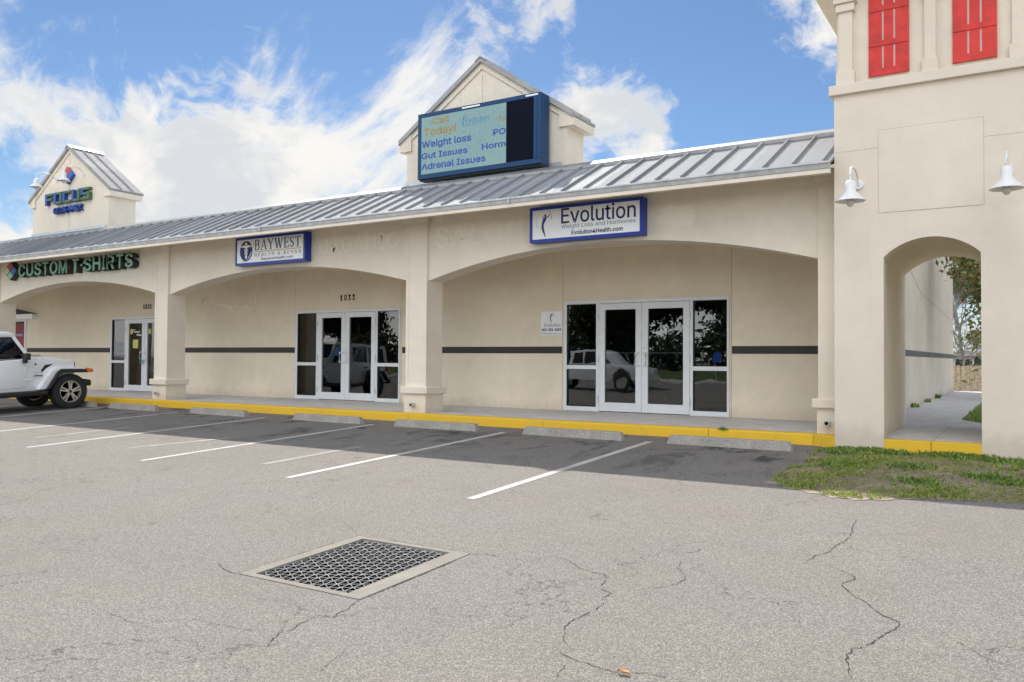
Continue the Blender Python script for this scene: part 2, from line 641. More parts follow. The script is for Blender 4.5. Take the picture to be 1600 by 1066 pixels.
def glass(name, tint, refl_ior=1.9, clear=0.5):
    m, t, p = base_mat(name)
    t.n.remove(p)
    out = [n for n in t.n if n.type == 'OUTPUT_MATERIAL'][0]
    o = t.add('ShaderNodeTexCoord').outputs['Object']
    tr = t.add('ShaderNodeBsdfTransparent', ins={'Color': c4(tint)})
    gl = t.add('ShaderNodeBsdfGlossy', ins={'Color': (1, 1, 1, 1), 'Roughness': 0.0})
    b = t.add('ShaderNodeBump', ins={'Strength': 0.11, 'Distance': 0.02})
    t.set(b.inputs['Height'], t.noise(o, 1.3, 2, 0.5))
    t.l.new(b.outputs[0], gl.inputs['Normal'])
    fr = t.add('ShaderNodeFresnel', ins={'IOR': refl_ior})
    mxs = t.add('ShaderNodeMixShader', ins={0: fr.outputs[0], 1: tr.outputs[0], 2: gl.outputs[0]})
    t.l.new(mxs.outputs[0], out.inputs[0])
    return m


def leafy(name, cols, rough=0.5, trans=0.25):
    """one colour per leaf, drawn from a short palette"""
    m, t, p = base_mat(name)
    g = t.add('ShaderNodeNewGeometry')
    rp = g.outputs['Random Per Island']
    cr = t.add('ShaderNodeValToRGB')
    t.l.new(rp, cr.inputs[0])
    el = cr.color_ramp.elements
    el[0].color = c4(cols[0])
    el[1].color = c4(cols[-1])
    for i, c in enumerate(cols[1:-1]):
        e = el.new((i + 1) / (len(cols) - 1))
        e.color = c4(c)
    t.l.new(cr.outputs[0], p.inputs['Base Color'])
    p.inputs['Roughness'].default_value = rough
    if trans:
        out = [n for n in t.n if n.type == 'OUTPUT_MATERIAL'][0]
        tl = t.add('ShaderNodeBsdfTranslucent')
        t.l.new(cr.outputs[0], tl.inputs[0])
        mxs = t.add('ShaderNodeMixShader', ins={0: trans, 1: p.outputs[0], 2: tl.outputs[0]})
        t.l.new(mxs.outputs[0], out.inputs[0])
    return m


M = {}
M['wall'] = stucco('cream_stucco', (0.86, 0.765, 0.605))
M['arcade'] = stucco('pale_stucco', (0.83, 0.75, 0.625))
M['tower'] = stucco('grey_beige_stucco', (0.785, 0.70, 0.585), 0.08, 0.06)
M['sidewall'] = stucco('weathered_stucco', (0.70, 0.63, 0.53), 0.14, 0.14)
M['groove'] = simple('dark_groove', (0.30, 0.26, 0.21), 0.9)  # darker tone of the wall joints and fixing holes
M['stripe'] = simple('dark_brown_paint', (0.030, 0.026, 0.026), 0.6)
M['patch'] = simple('filler_paint', (0.90, 0.83, 0.66), 0.8)
M['ghost'] = simple('lighter_paint_patch', (0.835, 0.757, 0.638), 0.85, var=0.02)
M['asphalt'] = asphalt()
M['walk'] = concrete('pale_concrete', (0.60, 0.585, 0.57), 0.18)
M['stop'] = concrete('weathered_concrete', (0.36, 0.34, 0.305), 0.8, (0.07, 0.065, 0.06), 5.0)
M['drain_conc'] = concrete('drain_concrete', (0.275, 0.255, 0.22), 0.5)
M['yellow'] = worn_paint('yellow_kerb_paint', (0.76, 0.47, 0.03), 0.58, 0.86, (0.42, 0.31, 0.09))
M['line'] = worn_paint('white_line_paint', (0.54, 0.53, 0.505), 0.50, 0.82)
M['oldline'] = worn_paint('faded_line_paint', (0.40, 0.375, 0.345), 0.36, 0.62, (0.245, 0.228, 0.212))
M['roof'] = roof_metal('roof_metal', (0.33, 0.34, 0.355), 0.62)
M['roof'].node_tree.nodes['Principled BSDF'].inputs['Metallic'].default_value = 0.0
M['roof'].node_tree.nodes['Principled BSDF'].inputs['Specular IOR Level'].default_value = 0.02
M['gableroof'] = roof_metal('gable_roof_metal', (0.40, 0.395, 0.39), 0.72)
M['gableroof'].node_tree.nodes['Principled BSDF'].inputs['Metallic'].default_value = 0.0
M['gableroof'].node_tree.nodes['Principled BSDF'].inputs['Specular IOR Level'].default_value = 0.02
M['softjoint'] = simple('soft_joint', (0.50, 0.435, 0.355), 0.9)
M['ridge'] = simple('ridge_metal', (0.34, 0.335, 0.33), 0.45, 0.6)
M['gutter'] = simple('galvanised_gutter', (0.56, 0.57, 0.585), 0.42, 0.6, 0.14, 5.0)
M['flash'] = simple('flashing_metal', (0.52, 0.57, 0.60), 0.45, 0.5)
M['white_metal'] = simple('white_aluminium', (0.74, 0.755, 0.77), 0.38, 0.0, 0.03)
M['lampwhite'] = simple('white_enamel', (0.80, 0.80, 0.79), 0.35, 0.0, 0.03)
M['glass'] = glass('tinted_glass', (0.56, 0.60, 0.63), 1.75)
M['carglass'] = glass('car_glass', (0.16, 0.20, 0.18), 1.6)
M['bulb'] = simple('frosted_bulb', (0.62, 0.60, 0.56), 0.25)
M['lens'] = glass('clear_lens', (0.85, 0.84, 0.8), 1.5)
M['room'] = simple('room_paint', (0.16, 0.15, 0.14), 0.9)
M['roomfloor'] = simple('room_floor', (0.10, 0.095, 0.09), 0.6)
M['red'] = simple('red_shutter_paint', (0.60, 0.034, 0.026), 0.6, 0, 0.16, 5.0, 0.15, 60.0)
M['gapgrey'] = simple('shutter_gap', (0.62, 0.46, 0.41), 0.8)
M['blue'] = simple('blue_sign_metal', (0.006, 0.038, 0.32), 0.35)
M['face'] = simple('white_sign_face', (0.92, 0.925, 0.93), 0.4, 0, 0.03, 2.0)
M['navy'] = simple('navy_print', (0.012, 0.022, 0.14), 0.5)
M['greyprint'] = simple('grey_print', (0.28, 0.29, 0.36), 0.5)
M['gold'] = simple('gold_print', (0.62, 0.46, 0.10), 0.5)
M['pale'] = simple('pale_print', (0.60, 0.62, 0.52), 0.5)
M['black'] = simple('black_plastic', (0.018, 0.018, 0.02), 0.5)
M['rubber'] = simple('tyre_rubber', (0.020, 0.020, 0.021), 0.8, 0, 0.2, 30.0, 0.4, 90.0)
M['carwhite'] = simple('white_car_paint', (0.80, 0.81, 0.83), 0.22, 0, 0.02)
M['alloy'] = simple('alloy_wheel', (0.66, 0.64, 0.60), 0.3, 0.7)
M['darkalloy'] = simple('dark_alloy', (0.10, 0.10, 0.105), 0.4, 0.5)
M['amber'] = simple('amber_lens', (0.80, 0.16, 0.02), 0.25)
M['redlens'] = simple('red_lens', (0.5, 0.02, 0.02), 0.25)
M['steel'] = simple('brushed_steel', (0.60, 0.60, 0.60), 0.3, 0.85)
M['grate'] = simple('galvanised_grate', (0.21, 0.21, 0.212), 0.65, 0.0, 0.4, 20.0)
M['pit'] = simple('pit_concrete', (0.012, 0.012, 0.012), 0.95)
M['green'] = simple('green_letter_face', (0.27, 0.55, 0.36), 0.45, 0, 0.12, 9.0)
M['darkreturn'] = simple('dark_letter_return', (0.020, 0.022, 0.026), 0.5)
M['focusblue'] = simple('blue_letter', (0.02, 0.07, 0.36), 0.4)
M['focusgreen'] = simple('green_letter', (0.06, 0.16, 0.07), 0.45)
M['emred'] = simple('red_emblem', (0.55, 0.07, 0.06), 0.45)
M['emyellow'] = simple('yellow_emblem', (0.70, 0.66, 0.36), 0.45)
M['emblue'] = simple('blue_emblem', (0.03, 0.12, 0.50), 0.45)
M['ledblue'] = simple('cabinet_blue', (0.008, 0.052, 0.145), 0.45, spec=0.3)
M['ledblank'] = simple('dead_display', (0.006, 0.008, 0.016), 0.8, spec=0.08)
M['poster'] = simple('red_poster', (0.24, 0.02, 0.035), 0.5)
M['yellowsticker'] = simple('yellow_sticker', (0.62, 0.56, 0.16), 0.5)
M['teal'] = simple('teal_lock', (0.01, 0.16, 0.18), 0.4)
M['bin'] = simple('pale_blue_bin', (0.52, 0.74, 0.82), 0.5)
M['wood'] = simple('fence_wood', (0.44, 0.37, 0.26), 0.85, 0, 0.3, 9.0)
M['bark'] = simple('tree_bark', (0.13, 0.11, 0.09), 0.9, 0, 0.3, 8.0, 0.6, 20.0)
M['palebark'] = simple('grey_twigs', (0.26, 0.245, 0.23), 0.9, 0, 0.25, 6.0)
M['tin'] = simple('pale_tin_roof', (0.40, 0.41, 0.41), 0.5, 0.1, 0.1, 3.0)
M['housewall'] = simple('house_wall', (0.10, 0.11, 0.10), 0.8)
M['sand'] = concrete('sandy_dirt', (0.36, 0.305, 0.235), 0.6, (0.22, 0.17, 0.11), 6.0)
M['crack'] = simple('crack_black', (0.035, 0.032, 0.030), 0.95)
M['deadleaf'] = simple('dead_leaf', (0.56, 0.33, 0.16), 0.7)
M['oak'] = leafy('oak_leaves', [(0.035, 0.055, 0.015), (0.06, 0.09, 0.02), (0.10, 0.13, 0.03), (0.05, 0.07, 0.02)])
M['magnolia'] = leafy('magnolia_leaves', [(0.09, 0.14, 0.03), (0.30, 0.15, 0.05), (0.15, 0.21, 0.05), (0.11, 0.16, 0.04), (0.07, 0.12, 0.03), (0.22, 0.19, 0.05)], 0.35, 0.15)
M['hedge'] = leafy('hedge_leaves', [(0.02, 0.035, 0.012), (0.04, 0.06, 0.02), (0.07, 0.09, 0.03)])
M['grass'] = leafy('lawn_blades', [(0.15, 0.25, 0.03), (0.22, 0.34, 0.04), (0.36, 0.42, 0.08), (0.17, 0.27, 0.03), (0.44, 0.34, 0.16), (0.27, 0.38, 0.05)], 0.6, 0.3)
M['weedleaf'] = leafy('olive_leaves', [(0.09, 0.11, 0.03), (0.17, 0.18, 0.05), (0.24, 0.24, 0.08), (0.12, 0.10, 0.05)], 0.55, 0.3)
M['litter'] = leafy('leaf_litter', [(0.16, 0.09, 0.05), (0.30, 0.20, 0.12), (0.10, 0.06, 0.04), (0.42, 0.30, 0.20)], 0.8, 0.0)
M['weed'] = leafy('weed_leaves', [(0.10, 0.18, 0.03), (0.18, 0.28, 0.05), (0.26, 0.36, 0.08)], 0.5, 0.3)


def soil_mat():
    m, t, p = base_mat('grass_soil')
    o = t.add('ShaderNodeTexCoord').outputs['Object']
    a = t.noise(o, 1.4, 6, 0.65)
    b_ = t.noise(o, 14.0, 5, 0.7)
    cc = t.mix(t.ramp(a, 0.42, 0.60), (0.24, 0.18, 0.12, 1), (0.37, 0.29, 0.215, 1))
    cc = t.mix(t.ramp(b_, 0.40, 0.62, 0, 0.75), cc, (0.13, 0.15, 0.045, 1))
    t.set(p.inputs['Base Color'], cc)
    p.inputs['Roughness'].default_value = 0.95
    b = t.add('ShaderNodeBump', ins={'Strength': 0.8, 'Distance': 0.02})
    t.set(b.inputs['Height'], t.noise(o, 40.0, 4, 0.7))
    t.l.new(b.outputs[0], p.inputs['Normal'])
    return m


M['soil'] = soil_mat()


def led_mat():
    m, t, p = base_mat('led_display')
    o = t.add('ShaderNodeTexCoord').outputs['Object']
    x, y, z = t.sep(o)
    gx = t.math('ABSOLUTE', t.math('SUBTRACT', t.math('FRACT', t.math('MULTIPLY', x, 42.0)), 0.5))
    gz_ = t.math('ABSOLUTE', t.math('SUBTRACT', t.math('FRACT', t.math('MULTIPLY', z, 42.0)), 0.5))
    dot = t.ramp(t.math('MAXIMUM', gx, gz_), 0.30, 0.48, 1.0, 0.55)
    wn = t.add('ShaderNodeTexWhiteNoise', noise_dimensions='2D')
    t.set(wn.inputs['Vector'], t.comb(t.math('FLOOR', t.math('MULTIPLY', x, 42.0)), t.math('FLOOR', t.math('MULTIPLY', z, 42.0)), 0.0))
    band = t.ramp(t.math('FRACT', t.math('MULTIPLY', x, 5.25)), 0.0, 0.08, 0.88, 1.0)
    cc = t.mix(wn.outputs[0], (0.17, 0.36, 0.42, 1), (0.29, 0.43, 0.42, 1))
    n = t.noise(o, 1.6, 2)
    cc = t.mix(t.ramp(n, 0.4, 0.6, 0, 0.6), cc, (0.27, 0.42, 0.40, 1))
    p.inputs['Base Color'].default_value = (0.02, 0.02, 0.025, 1)
    t.set(p.inputs['Emission Color'], cc)
    t.set(p.inputs['Emission Strength'], t.math('MULTIPLY', t.math('MULTIPLY', dot, band), 0.46))
    p.inputs['Roughness'].default_value = 0.7
    return m


def led_text(name, col, s=0.5):
    m, t, p = base_mat(name)
    o = t.add('ShaderNodeTexCoord').outputs['Object']
    x, y, z = t.sep(o)
    gx = t.math('ABSOLUTE', t.math('SUBTRACT', t.math('FRACT', t.math('MULTIPLY', x, 42.0)), 0.5))
    gz_ = t.math('ABSOLUTE', t.math('SUBTRACT', t.math('FRACT', t.math('MULTIPLY', z, 42.0)), 0.5))
    dot = t.ramp(t.math('MAXIMUM', gx, gz_), 0.30, 0.48, 1.0, 0.6)
    p.inputs['Base Color'].default_value = (0.01, 0.01, 0.015, 1)
    t.set(p.inputs['Emission Color'], c4(col))
    t.set(p.inputs['Emission Strength'], t.math('MULTIPLY', dot, s))
    return m


M['led'] = led_mat()
M['led_blue'] = led_text('led_blue_pixels', (0.025, 0.075, 0.36))
M['led_gold'] = led_text('led_gold_pixels', (0.34, 0.23, 0.04))
M['led_cyan'] = led_text('led_cyan_pixels', (0.02, 0.20, 0.40))


# ================================================================== GROUND
def gz(y):
    if y >= 12.2:
        return -0.01
    if y >= 3.6:
        return -0.01 + 0.041 * (y - 12.2)
    if y >= -10:
        return -0.3626 + 0.02 * (3.6 - y)
    return -0.0906


DX0, DX1, DY0, DY1 = -4.76, -3.62, 3.97, 5.20      # drain frame outer rectangle
xs = [-600, -90, -40, -20, -10, DX0, DX1, -2, 0, 5, 15, 40, 90, 600]
ys = [-600, -90, -40, -10, -2, 1.5, 3.0, 3.6, DY0, DY1, 7, 9, 11, 12.2, 12.5, 16, 40, 90, 600]
vs, fs = [], []
for y in ys:
    for x in xs:
        vs.append((x, y, gz(y)))
nx = len(xs)
for j in range(len(ys) - 1):
    for i in range(nx - 1):
        if xs[i] == DX0 and ys[j] == DY0:
            continue
        fs.append((j * nx + i, j * nx + i + 1, (j + 1) * nx + i + 1, (j + 1) * nx + i))
tag(raw_mesh('parking_lot', vs, fs, M['asphalt']), 'sunlit speckled grey asphalt parking lot with fine cracks', kind='structure')


def ribbon(name, pts, wd, m, lift, jag=0.0, label=None, taper=True):
    rnd = random.Random(hash(name) % 1000 + len(pts))
    P = [Vector(p) for p in pts]
    if jag:
        Q = [P[0]]
        for a, b in zip(P[:-1], P[1:]):
            n = max(1, int((b - a).length / 0.022))
            dirn = (b - a)
            nrm = Vector((-dirn.y, dirn.x)).normalized() if dirn.length > 0 else Vector((0, 0))
            for k in range(1, n + 1):
                q = a + dirn * k / n
                if k < n:
                    q = q + nrm * rnd.uniform(-jag, jag)
                Q.append(q)
        P = Q
    v, f = [], []
    n = len(P)
    for i, p in enumerate(P):
        t = (P[min(i + 1, n - 1)] - P[max(i - 1, 0)]).normalized()
        nr = Vector((-t.y, t.x))
        k = min(1.0, 0.25 + 6.0 * min(i, n - 1 - i) / n) if taper else 1.0
        hw = wd / 2 * k * (rnd.uniform(0.45, 1.35) if jag else 1.0)
        for s in (-1, 1):
            q = p + nr * hw * s
            v.append((q.x, q.y, gz(q.y) + lift))
    for i in range(n - 1):
        if jag and rnd.random() < 0.10:
            continue
        f.append((2 * i, 2 * i + 1, 2 * i + 3, 2 * i + 2))
    o = raw_mesh(name, v, f, m)
    tag(o, label, kind='structure')
    return o


# parking stall lines
for k, (xa, xb) in enumerate([(-4.83, -4.80), (-7.43, -7.42), (-10.28, -10.25), (-13.18, -13.15), (-15.97, -15.90), (-18.80, -18.76), (-21.7, -21.65), (-24.5, -24.5)]):
    n = 12
    ribbon('stall_line', [(xa + (xb - xa) * i / n, 11.6 - 4.72 * i / n) for i in range(n + 1)], 0.105, M['line'], 0.004, label='white painted parking stall line', taper=False)
for xa, ya, xb, yb in [(-8.48, 7.45, -8.47, 9.25), (-11.6, 7.55, -11.15, 9.08), (-14.3, 7.6, -14.2, 9.3)]:
    n = 8
    ribbon('faded_stall_line', [(xa + (xb - xa) * i / n, ya + (yb - ya) * i / n) for i in range(n + 1)], 0.13, M['oldline'], 0.0035, label='old faded parking stall line', taper=False)

CR = {
'A':[(-1.302,7.841),(-1.277,7.476),(-1.238,7.247),(-1.243,6.917),(-1.277,6.745),(-1.278,6.557),(-1.313,6.457),(-1.350,6.396),(-1.364,6.272),(-1.370,6.156)],
'A2':[(-1.178,6.153),(-1.100,6.073),(-1.015,5.986),(-1.000,5.945),(-1.051,5.804),(-1.054,5.755),(-1.012,5.672),(-0.938,5.553),(-0.876,5.490),(-0.827,5.409),(-0.762,5.304),(-0.680,5.227),(-0.632,5.171),(-0.643,5.072),(-0.690,4.935),(-0.724,4.777),(-0.763,4.684),(-0.798,4.664),(-0.803,4.496),(-0.774,4.402),(-0.736,4.267)],
'B':[(-2.437,6.044),(-2.311,5.987),(-2.242,5.964),(-2.143,6.080),(-2.152,6.265)],
'B2':[(-2.172,5.806),(-2.117,5.595),(-2.035,5.501),(-1.977,5.382),(-1.986,5.296),(-2.028,5.163),(-2.165,5.040)],
'C':[(-3.078,5.442),(-2.911,5.416),(-2.823,5.350),(-2.711,5.265),(-2.576,5.216),(-2.505,5.222),(-2.437,5.109),(-2.412,4.979),(-2.360,4.900),(-2.285,4.867),(-2.298,4.773),(-2.236,4.653),(-2.231,4.536),(-2.252,4.434),(-2.267,4.300),(-2.260,4.185),(-2.207,4.102),(-2.201,4.061),(-2.147,3.984),(-2.092,3.932)],
'C2':[(-2.145,3.881),(-2.085,3.835),(-2.005,3.804),(-1.908,3.794),(-1.824,3.770),(-1.739,3.774),(-1.610,3.831),(-1.531,3.833),(-1.411,3.826)],
'C3':[(-2.002,3.731),(-1.988,3.630),(-1.961,3.542)],
'D':[(-3.620,3.968),(-3.594,3.859),(-3.559,3.811),(-3.565,3.728),(-3.539,3.652),(-3.509,3.632)],
'D2':[(-3.639,3.583),(-3.606,3.430),(-3.561,3.363),(-3.581,3.272),(-3.504,3.144),(-3.454,3.069)],
'E':[(-5.268,5.536),(-4.978,5.366),(-4.78,5.22)],
'F':[(-11.724,5.999),(-11.416,6.033),(-10.954,5.863)],
'G':[(-10.619,5.977),(-10.177,5.778),(-9.901,5.669)],
'H':[(-9.098,4.521),(-8.768,4.482)],
'I':[(-9.307,5.643),(-8.987,5.367)],
'J':[(-2.937,2.944),(-3.026,3.122),(-3.073,3.288)],
'K':[(-2.849,4.019),(-2.788,4.104),(-2.717,4.170)],
'L':[(-0.358,5.050),(-0.187,4.850),(-0.035,4.783)],
'M':[(-5.909,7.055),(-6.118,7.473),(-6.110,7.761)],
'N':[(-4.847,2.962),(-4.387,2.915),(-4.184,3.150),(-3.793,3.196),(-3.581,3.272)]}
CW = {'A': 0.0065, 'A2': 0.007, 'C': 0.006, 'C2': 0.005, 'D2': 0.006, 'D': 0.006, 'B': 0.0045, 'B2': 0.005}
for k, pts in CR.items():
    ribbon('asphalt_crack', pts, CW.get(k, 0.0035), M['crack'], 0.003, 0.008, label='thin dark crack in the asphalt')

CRR = [[(DX0 - 0.02, DY0 - 0.012), (DX0 - 0.012, 4.4), (DX0 - 0.016, 4.9), (DX0 - 0.008, DY1 + 0.012), (-4.4, DY1 + 0.014), (-4.0, DY1 + 0.012), (DX1 + 0.05, DY1 + 0.01)],
       [(DX0 - 0.35, DY0 + 0.10), (DX0 - 0.18, DY0 + 0.02), (DX0 - 0.02, DY0 - 0.012)], [(DX1 + 0.012, DY0 + 0.05), (DX1 + 0.010, 4.5), (DX1 + 0.012, 5.0)],
       [(DX1 + 0.02, DY1), (DX1 + 0.16, DY1 + 0.05), (DX1 + 0.25, DY1 + 0.02)]]
for pts in CRR:
    ribbon('asphalt_crack', pts, 0.008, M['crack'], 0.003, 0.006, label='dark crack where the asphalt meets the drain rim')

# ---- storm drain set in the lot
dr = thing('storm_drain', 'rectangular storm drain grate with pale concrete rim set in the asphalt', 'drain', (-4.19, 4.585, gz(4.585)))
IX0, IX1, IY0, IY1 = DX0 + 0.105, DX1 - 0.15, DY0 + 0.055, DY1 - 0.06
fr = MB()
for x0, x1, y0, y1 in ((DX0, DX1, DY0, IY0), (DX0, DX1, IY1, DY1), (DX0, IX0, IY0, IY1), (IX1, DX1, IY0, IY1)):
    a, b = gz(y0), gz(y1)
    fr.hexa([(x0, y0, a - 0.02), (x1, y0, a - 0.02), (x1, y1, b - 0.02), (x0, y1, b - 0.02), (x0, y0, a + 0.006), (x1, y0, a + 0.006), (x1, y1, b + 0.006), (x0, y1, b + 0.006)])
fr.build('frame', M['drain_conc'], dr)
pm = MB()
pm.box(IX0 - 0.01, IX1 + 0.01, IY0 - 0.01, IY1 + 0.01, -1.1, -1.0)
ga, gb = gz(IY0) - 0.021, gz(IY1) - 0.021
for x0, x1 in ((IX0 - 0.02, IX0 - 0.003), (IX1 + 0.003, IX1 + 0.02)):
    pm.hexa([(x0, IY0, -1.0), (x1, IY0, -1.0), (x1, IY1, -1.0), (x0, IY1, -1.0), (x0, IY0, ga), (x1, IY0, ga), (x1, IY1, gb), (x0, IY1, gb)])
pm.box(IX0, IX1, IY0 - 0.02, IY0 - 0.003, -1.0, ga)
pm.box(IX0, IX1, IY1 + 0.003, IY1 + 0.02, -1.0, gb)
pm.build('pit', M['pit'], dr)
gr = MB()


def flatbar(mb, a, b, wd, top=-0.003, h=0.004):
    a, b = Vector(a), Vector(b)
    t = (b - a).normalized()
    nr = Vector((-t.y, t.x)) * wd / 2
    P = [a - nr, b - nr, b + nr, a + nr]
    mb.hexa([(p.x, p.y, gz(p.y) + top - h) for p in P] + [(p.x, p.y, gz(p.y) + top) for p in P])


nb = 12
px_ = (IX1 - IX0) / nb
for i in range(nb + 1):
    x = IX0 + px_ * i
    x = min(max(x, IX0 + 0.004), IX1 - 0.004)
    flatbar(gr, (x, IY0 + 0.002), (x, IY1 - 0.002), 0.007)
nj = 13
py_ = (IY1 - IY0 - 0.004) / nj
for i in range(nb):
    xa, xb = IX0 + px_ * i + 0.005, IX0 + px_ * (i + 1) - 0.005
    off = 0.0 if i % 2 == 0 else 0.5
    ya = IY0 + 0.002
    for j in range(nj):
        y0 = ya + py_ * j
        ym = y0 + py_ / 2
        y1 = y0 + py_
        if i % 2 == 0:
            flatbar(gr, (xa, y0), (xb, ym), 0.0046, -0.004, 0.003)
            flatbar(gr, (xb, ym), (xa, y1), 0.0046, -0.004, 0.003)
        else:
            flatbar(gr, (xb, y0), (xa, ym), 0.0046, -0.004, 0.003)
            flatbar(gr, (xa, ym), (xb, y1), 0.0046, -0.004, 0.003)
gr.build('grate', M['grate'], dr)

# ---- walkway, kerb
wk = MB()
edges_x = [-60, -44, -38, -32.0, -26.5, -20.9, -15.2, -9.4, -6.45, -3.55, -2.285]
for a, b in zip(edges_x[:-1], edges_x[1:]):
    wk.box(a + 0.004, b - 0.004, 12.46, 15.0, -0.3, 0.15)
wk.box(-60, -2.285, 12.47, 14.99, -0.3, 0.138)
tag(wk.build('walkway', M['walk']), 'pale concrete walkway under the arcade', kind='structure')
kb = MB()
kx = [-60, -48, -42, -36, -30, -24.4, -18.9, -13.05, -10.0, -7.05, -4.15, -2.62]
for a, b in zip(kx[:-1], kx[1:]):
    kb.prism([(12.25, -0.2), (12.46, -0.2), (12.46, 0.152), (12.29, 0.152), (12.262, 0.135)], 'X', a + 0.003, b - 0.003)
kb.prism([(-2.617, 12.25), (-2.285, 12.02), (-2.285, 12.46), (-2.617, 12.46)], 'Z', -0.2, 0.15)
tag(kb.build('kerb', M['yellow'], bevel=0.006), 'yellow painted kerb along the walkway', kind='structure')
pk = MB()
pk.box(-1.66, -1.10, 12.03, 12.20, -0.2, 0.150)
pk.box(-1.094, -0.52, 12.03, 12.20, -0.2, 0.150)
tag(pk.build('kerb', M['yellow'], bevel=0.008), 'yellow painted kerb step across the tower archway', kind='structure')
pw = MB()
pw.box(-1.74, -1.10, 12.204, 15.34, -0.2, 0.148)
pw.box(-1.094, -0.44, 12.204, 15.34, -0.2, 0.148)
pw.prism([(-2.3, 15.348), (-0.3, 15.348), (-1.06, 17.0), (-1.06, 18.6), (-2.3, 18.6)], 'Z', -0.2, 0.148)
for k in range(6):
    y0 = 18.608 + k * 2.4
    pw.box(-2.3, -1.06 + 0.01 * k, y0, y0 + 2.392, -0.2, 0.148)
pw.box(-2.3, 3.0, 33.02, 33.6, -0.2, 0.148)
tag(pw.build('path', M['walk']), 'pale concrete path running through the archway along the side wall', kind='structure')
lw = MB()
lw.prism([(-0.3, 15.35), (6, 15.35), (6, 33.0), (-1.0, 33.0), (-1.05, 18.6), (-1.055, 17.0)], 'Z', -0.3, 0.135)
lw.prism([(0.14, 12.07), (6, 12.07), (6, 15.345), (0.14, 15.345)], 'Z', -0.3, 0.05)
lw.build('lawn_soil', M['soil'])
tag(bpy.data.objects['lawn_soil'], 'soil under the lawn beyond the archway', kind='structure')

# ---- scrubby grass verge in front of the tower
rng = np.random.default_rng(11)


def verge_front(x):
    return 8.98 - 0.25 * math.exp(-((x + 1.5) / 0.7) ** 2) + 0.24 * max(0, min(1, (x + 1.2) / 1.2)) + 0.06 * math.sin(x * 5.1)


def verge_left(y):
    return -2.42 + 0.05 * math.sin(y * 3.7) + 0.05 * math.sin(y * 9.1) + (0.32 * max(0, (9.3 - y) / 0.5) ** 2 if y < 9.3 else 0)


def verge_h(x, y):
    e = min(1, max(0, (y - verge_front(x)) / 0.5)) * min(1, max(0, (x - verge_left(y)) / 0.35))
    return gz(y) + 0.012 + 0.035 * (e ** 0.7) * min(1.0, max(0.0, (12.1 - y) / 1.6)) 


gxs = np.linspace(0, 1, 46)
gys = np.linspace(0, 1, 30)
vs, fs = [], []
for b in gys:
    for a in gxs:
        x0 = -2.40
        y = 8.6 + b * (12.06 - 8.6)
        x = x0 + (6 - x0) * a ** 1.6
        x = max(x, verge_left(y)) if a < 0.02 else verge_left(y) + (6 - verge_left(y)) * a ** 1.6
        yf = verge_front(x)
        y = yf + (12.06 - yf) * b
        x = max(x, verge_left(y))
        vs.append((x, y, verge_h(x, y) if 0 < b and 0 < a else gz(y) - 0.02))
n = len(gxs)
for j in range(len(gys) - 1):
    for i in range(n - 1):
        fs.append((j * n + i, j * n + i + 1, (j + 1) * n + i + 1, (j + 1) * n + i))
tag(raw_mesh('verge_soil', vs, fs, M['soil'], smooth=True), 'bare brown soil of the verge by the tower', kind='structure')
sv, sf = [], []
N = 40
for i in range(N + 1):
    x = -2.44 + 1.95 * i / N
    yf = verge_front(x) if x > -2.2 else verge_front(x) + 0.12
    k = math.sin(PI * i / N) ** 0.6
    y0 = yf - (0.07 + 0.04 * math.sin(i * 1.3) + 0.03 * math.sin(i * 2.9)) * k
    y1 = yf + 0.12
    sv += [(x, y0, gz(y0) + 0.005), (x, y1, gz(y1) + 0.009)]
for i in range(N):
    sf.append((2 * i, 2 * i + 2, 2 * i + 3, 2 * i + 1))
tag(raw_mesh('sandy_edge', sv, sf, M['sand']), 'pale sandy dirt spilling onto the asphalt at the verge edge', kind='structure')


def field_noise(x, y, seed, sc_):
    r = np.random.default_rng(seed)
    out = 0
    for k in range(7):
        a = r.uniform(0, 2 * PI)
        f = sc_ * (1.4 ** k) * r.uniform(0.8, 1.2)
        out = out + np.sin((x * np.cos(a) + y * np.sin(a)) * f + r.uniform(0, 6.28)) / (1.25 ** k)
    return out


def blades(name, X, Y, Z, H, Wd, m, lean=0.5, label=None, kind='stuff', parent=None, two=False):
    n = len(X)
    a = rng.uniform(0, 2 * PI, n)
    la = rng.uniform(0, 2 * PI, n)
    ll = rng.uniform(0.1, 1.0, n) * lean * H
    hx, hy = np.cos(a) * Wd / 2, np.sin(a) * Wd / 2
    V = np.empty((n, 5, 3))
    V[:, 0] = np.stack([X - hx, Y - hy, Z], 1)
    V[:, 1] = np.stack([X + hx, Y + hy, Z], 1)
    mx_, my_ = X + np.cos(la) * ll * 0.35, Y + np.sin(la) * ll * 0.35
    V[:, 2] = np.stack([mx_ + hx * 0.9, my_ + hy * 0.9, Z + H * 0.55], 1)
    V[:, 3] = np.stack([mx_ - hx * 0.9, my_ - hy * 0.9, Z + H * 0.55], 1)
    V[:, 4] = np.stack([X + np.cos(la) * ll, Y + np.sin(la) * ll, Z + H * (1 - 0.25 * ll / (H + 1e-6))], 1)
    faces = []
    for i in range(n):
        b = 5 * i
        faces.append((b, b + 1, b + 2, b + 3))
        faces.append((b + 3, b + 2, b + 4))
    o = raw_mesh(name, V.reshape(-1, 3).tolist(), faces, m, parent)
    tag(o, label, kind=kind)
    return o


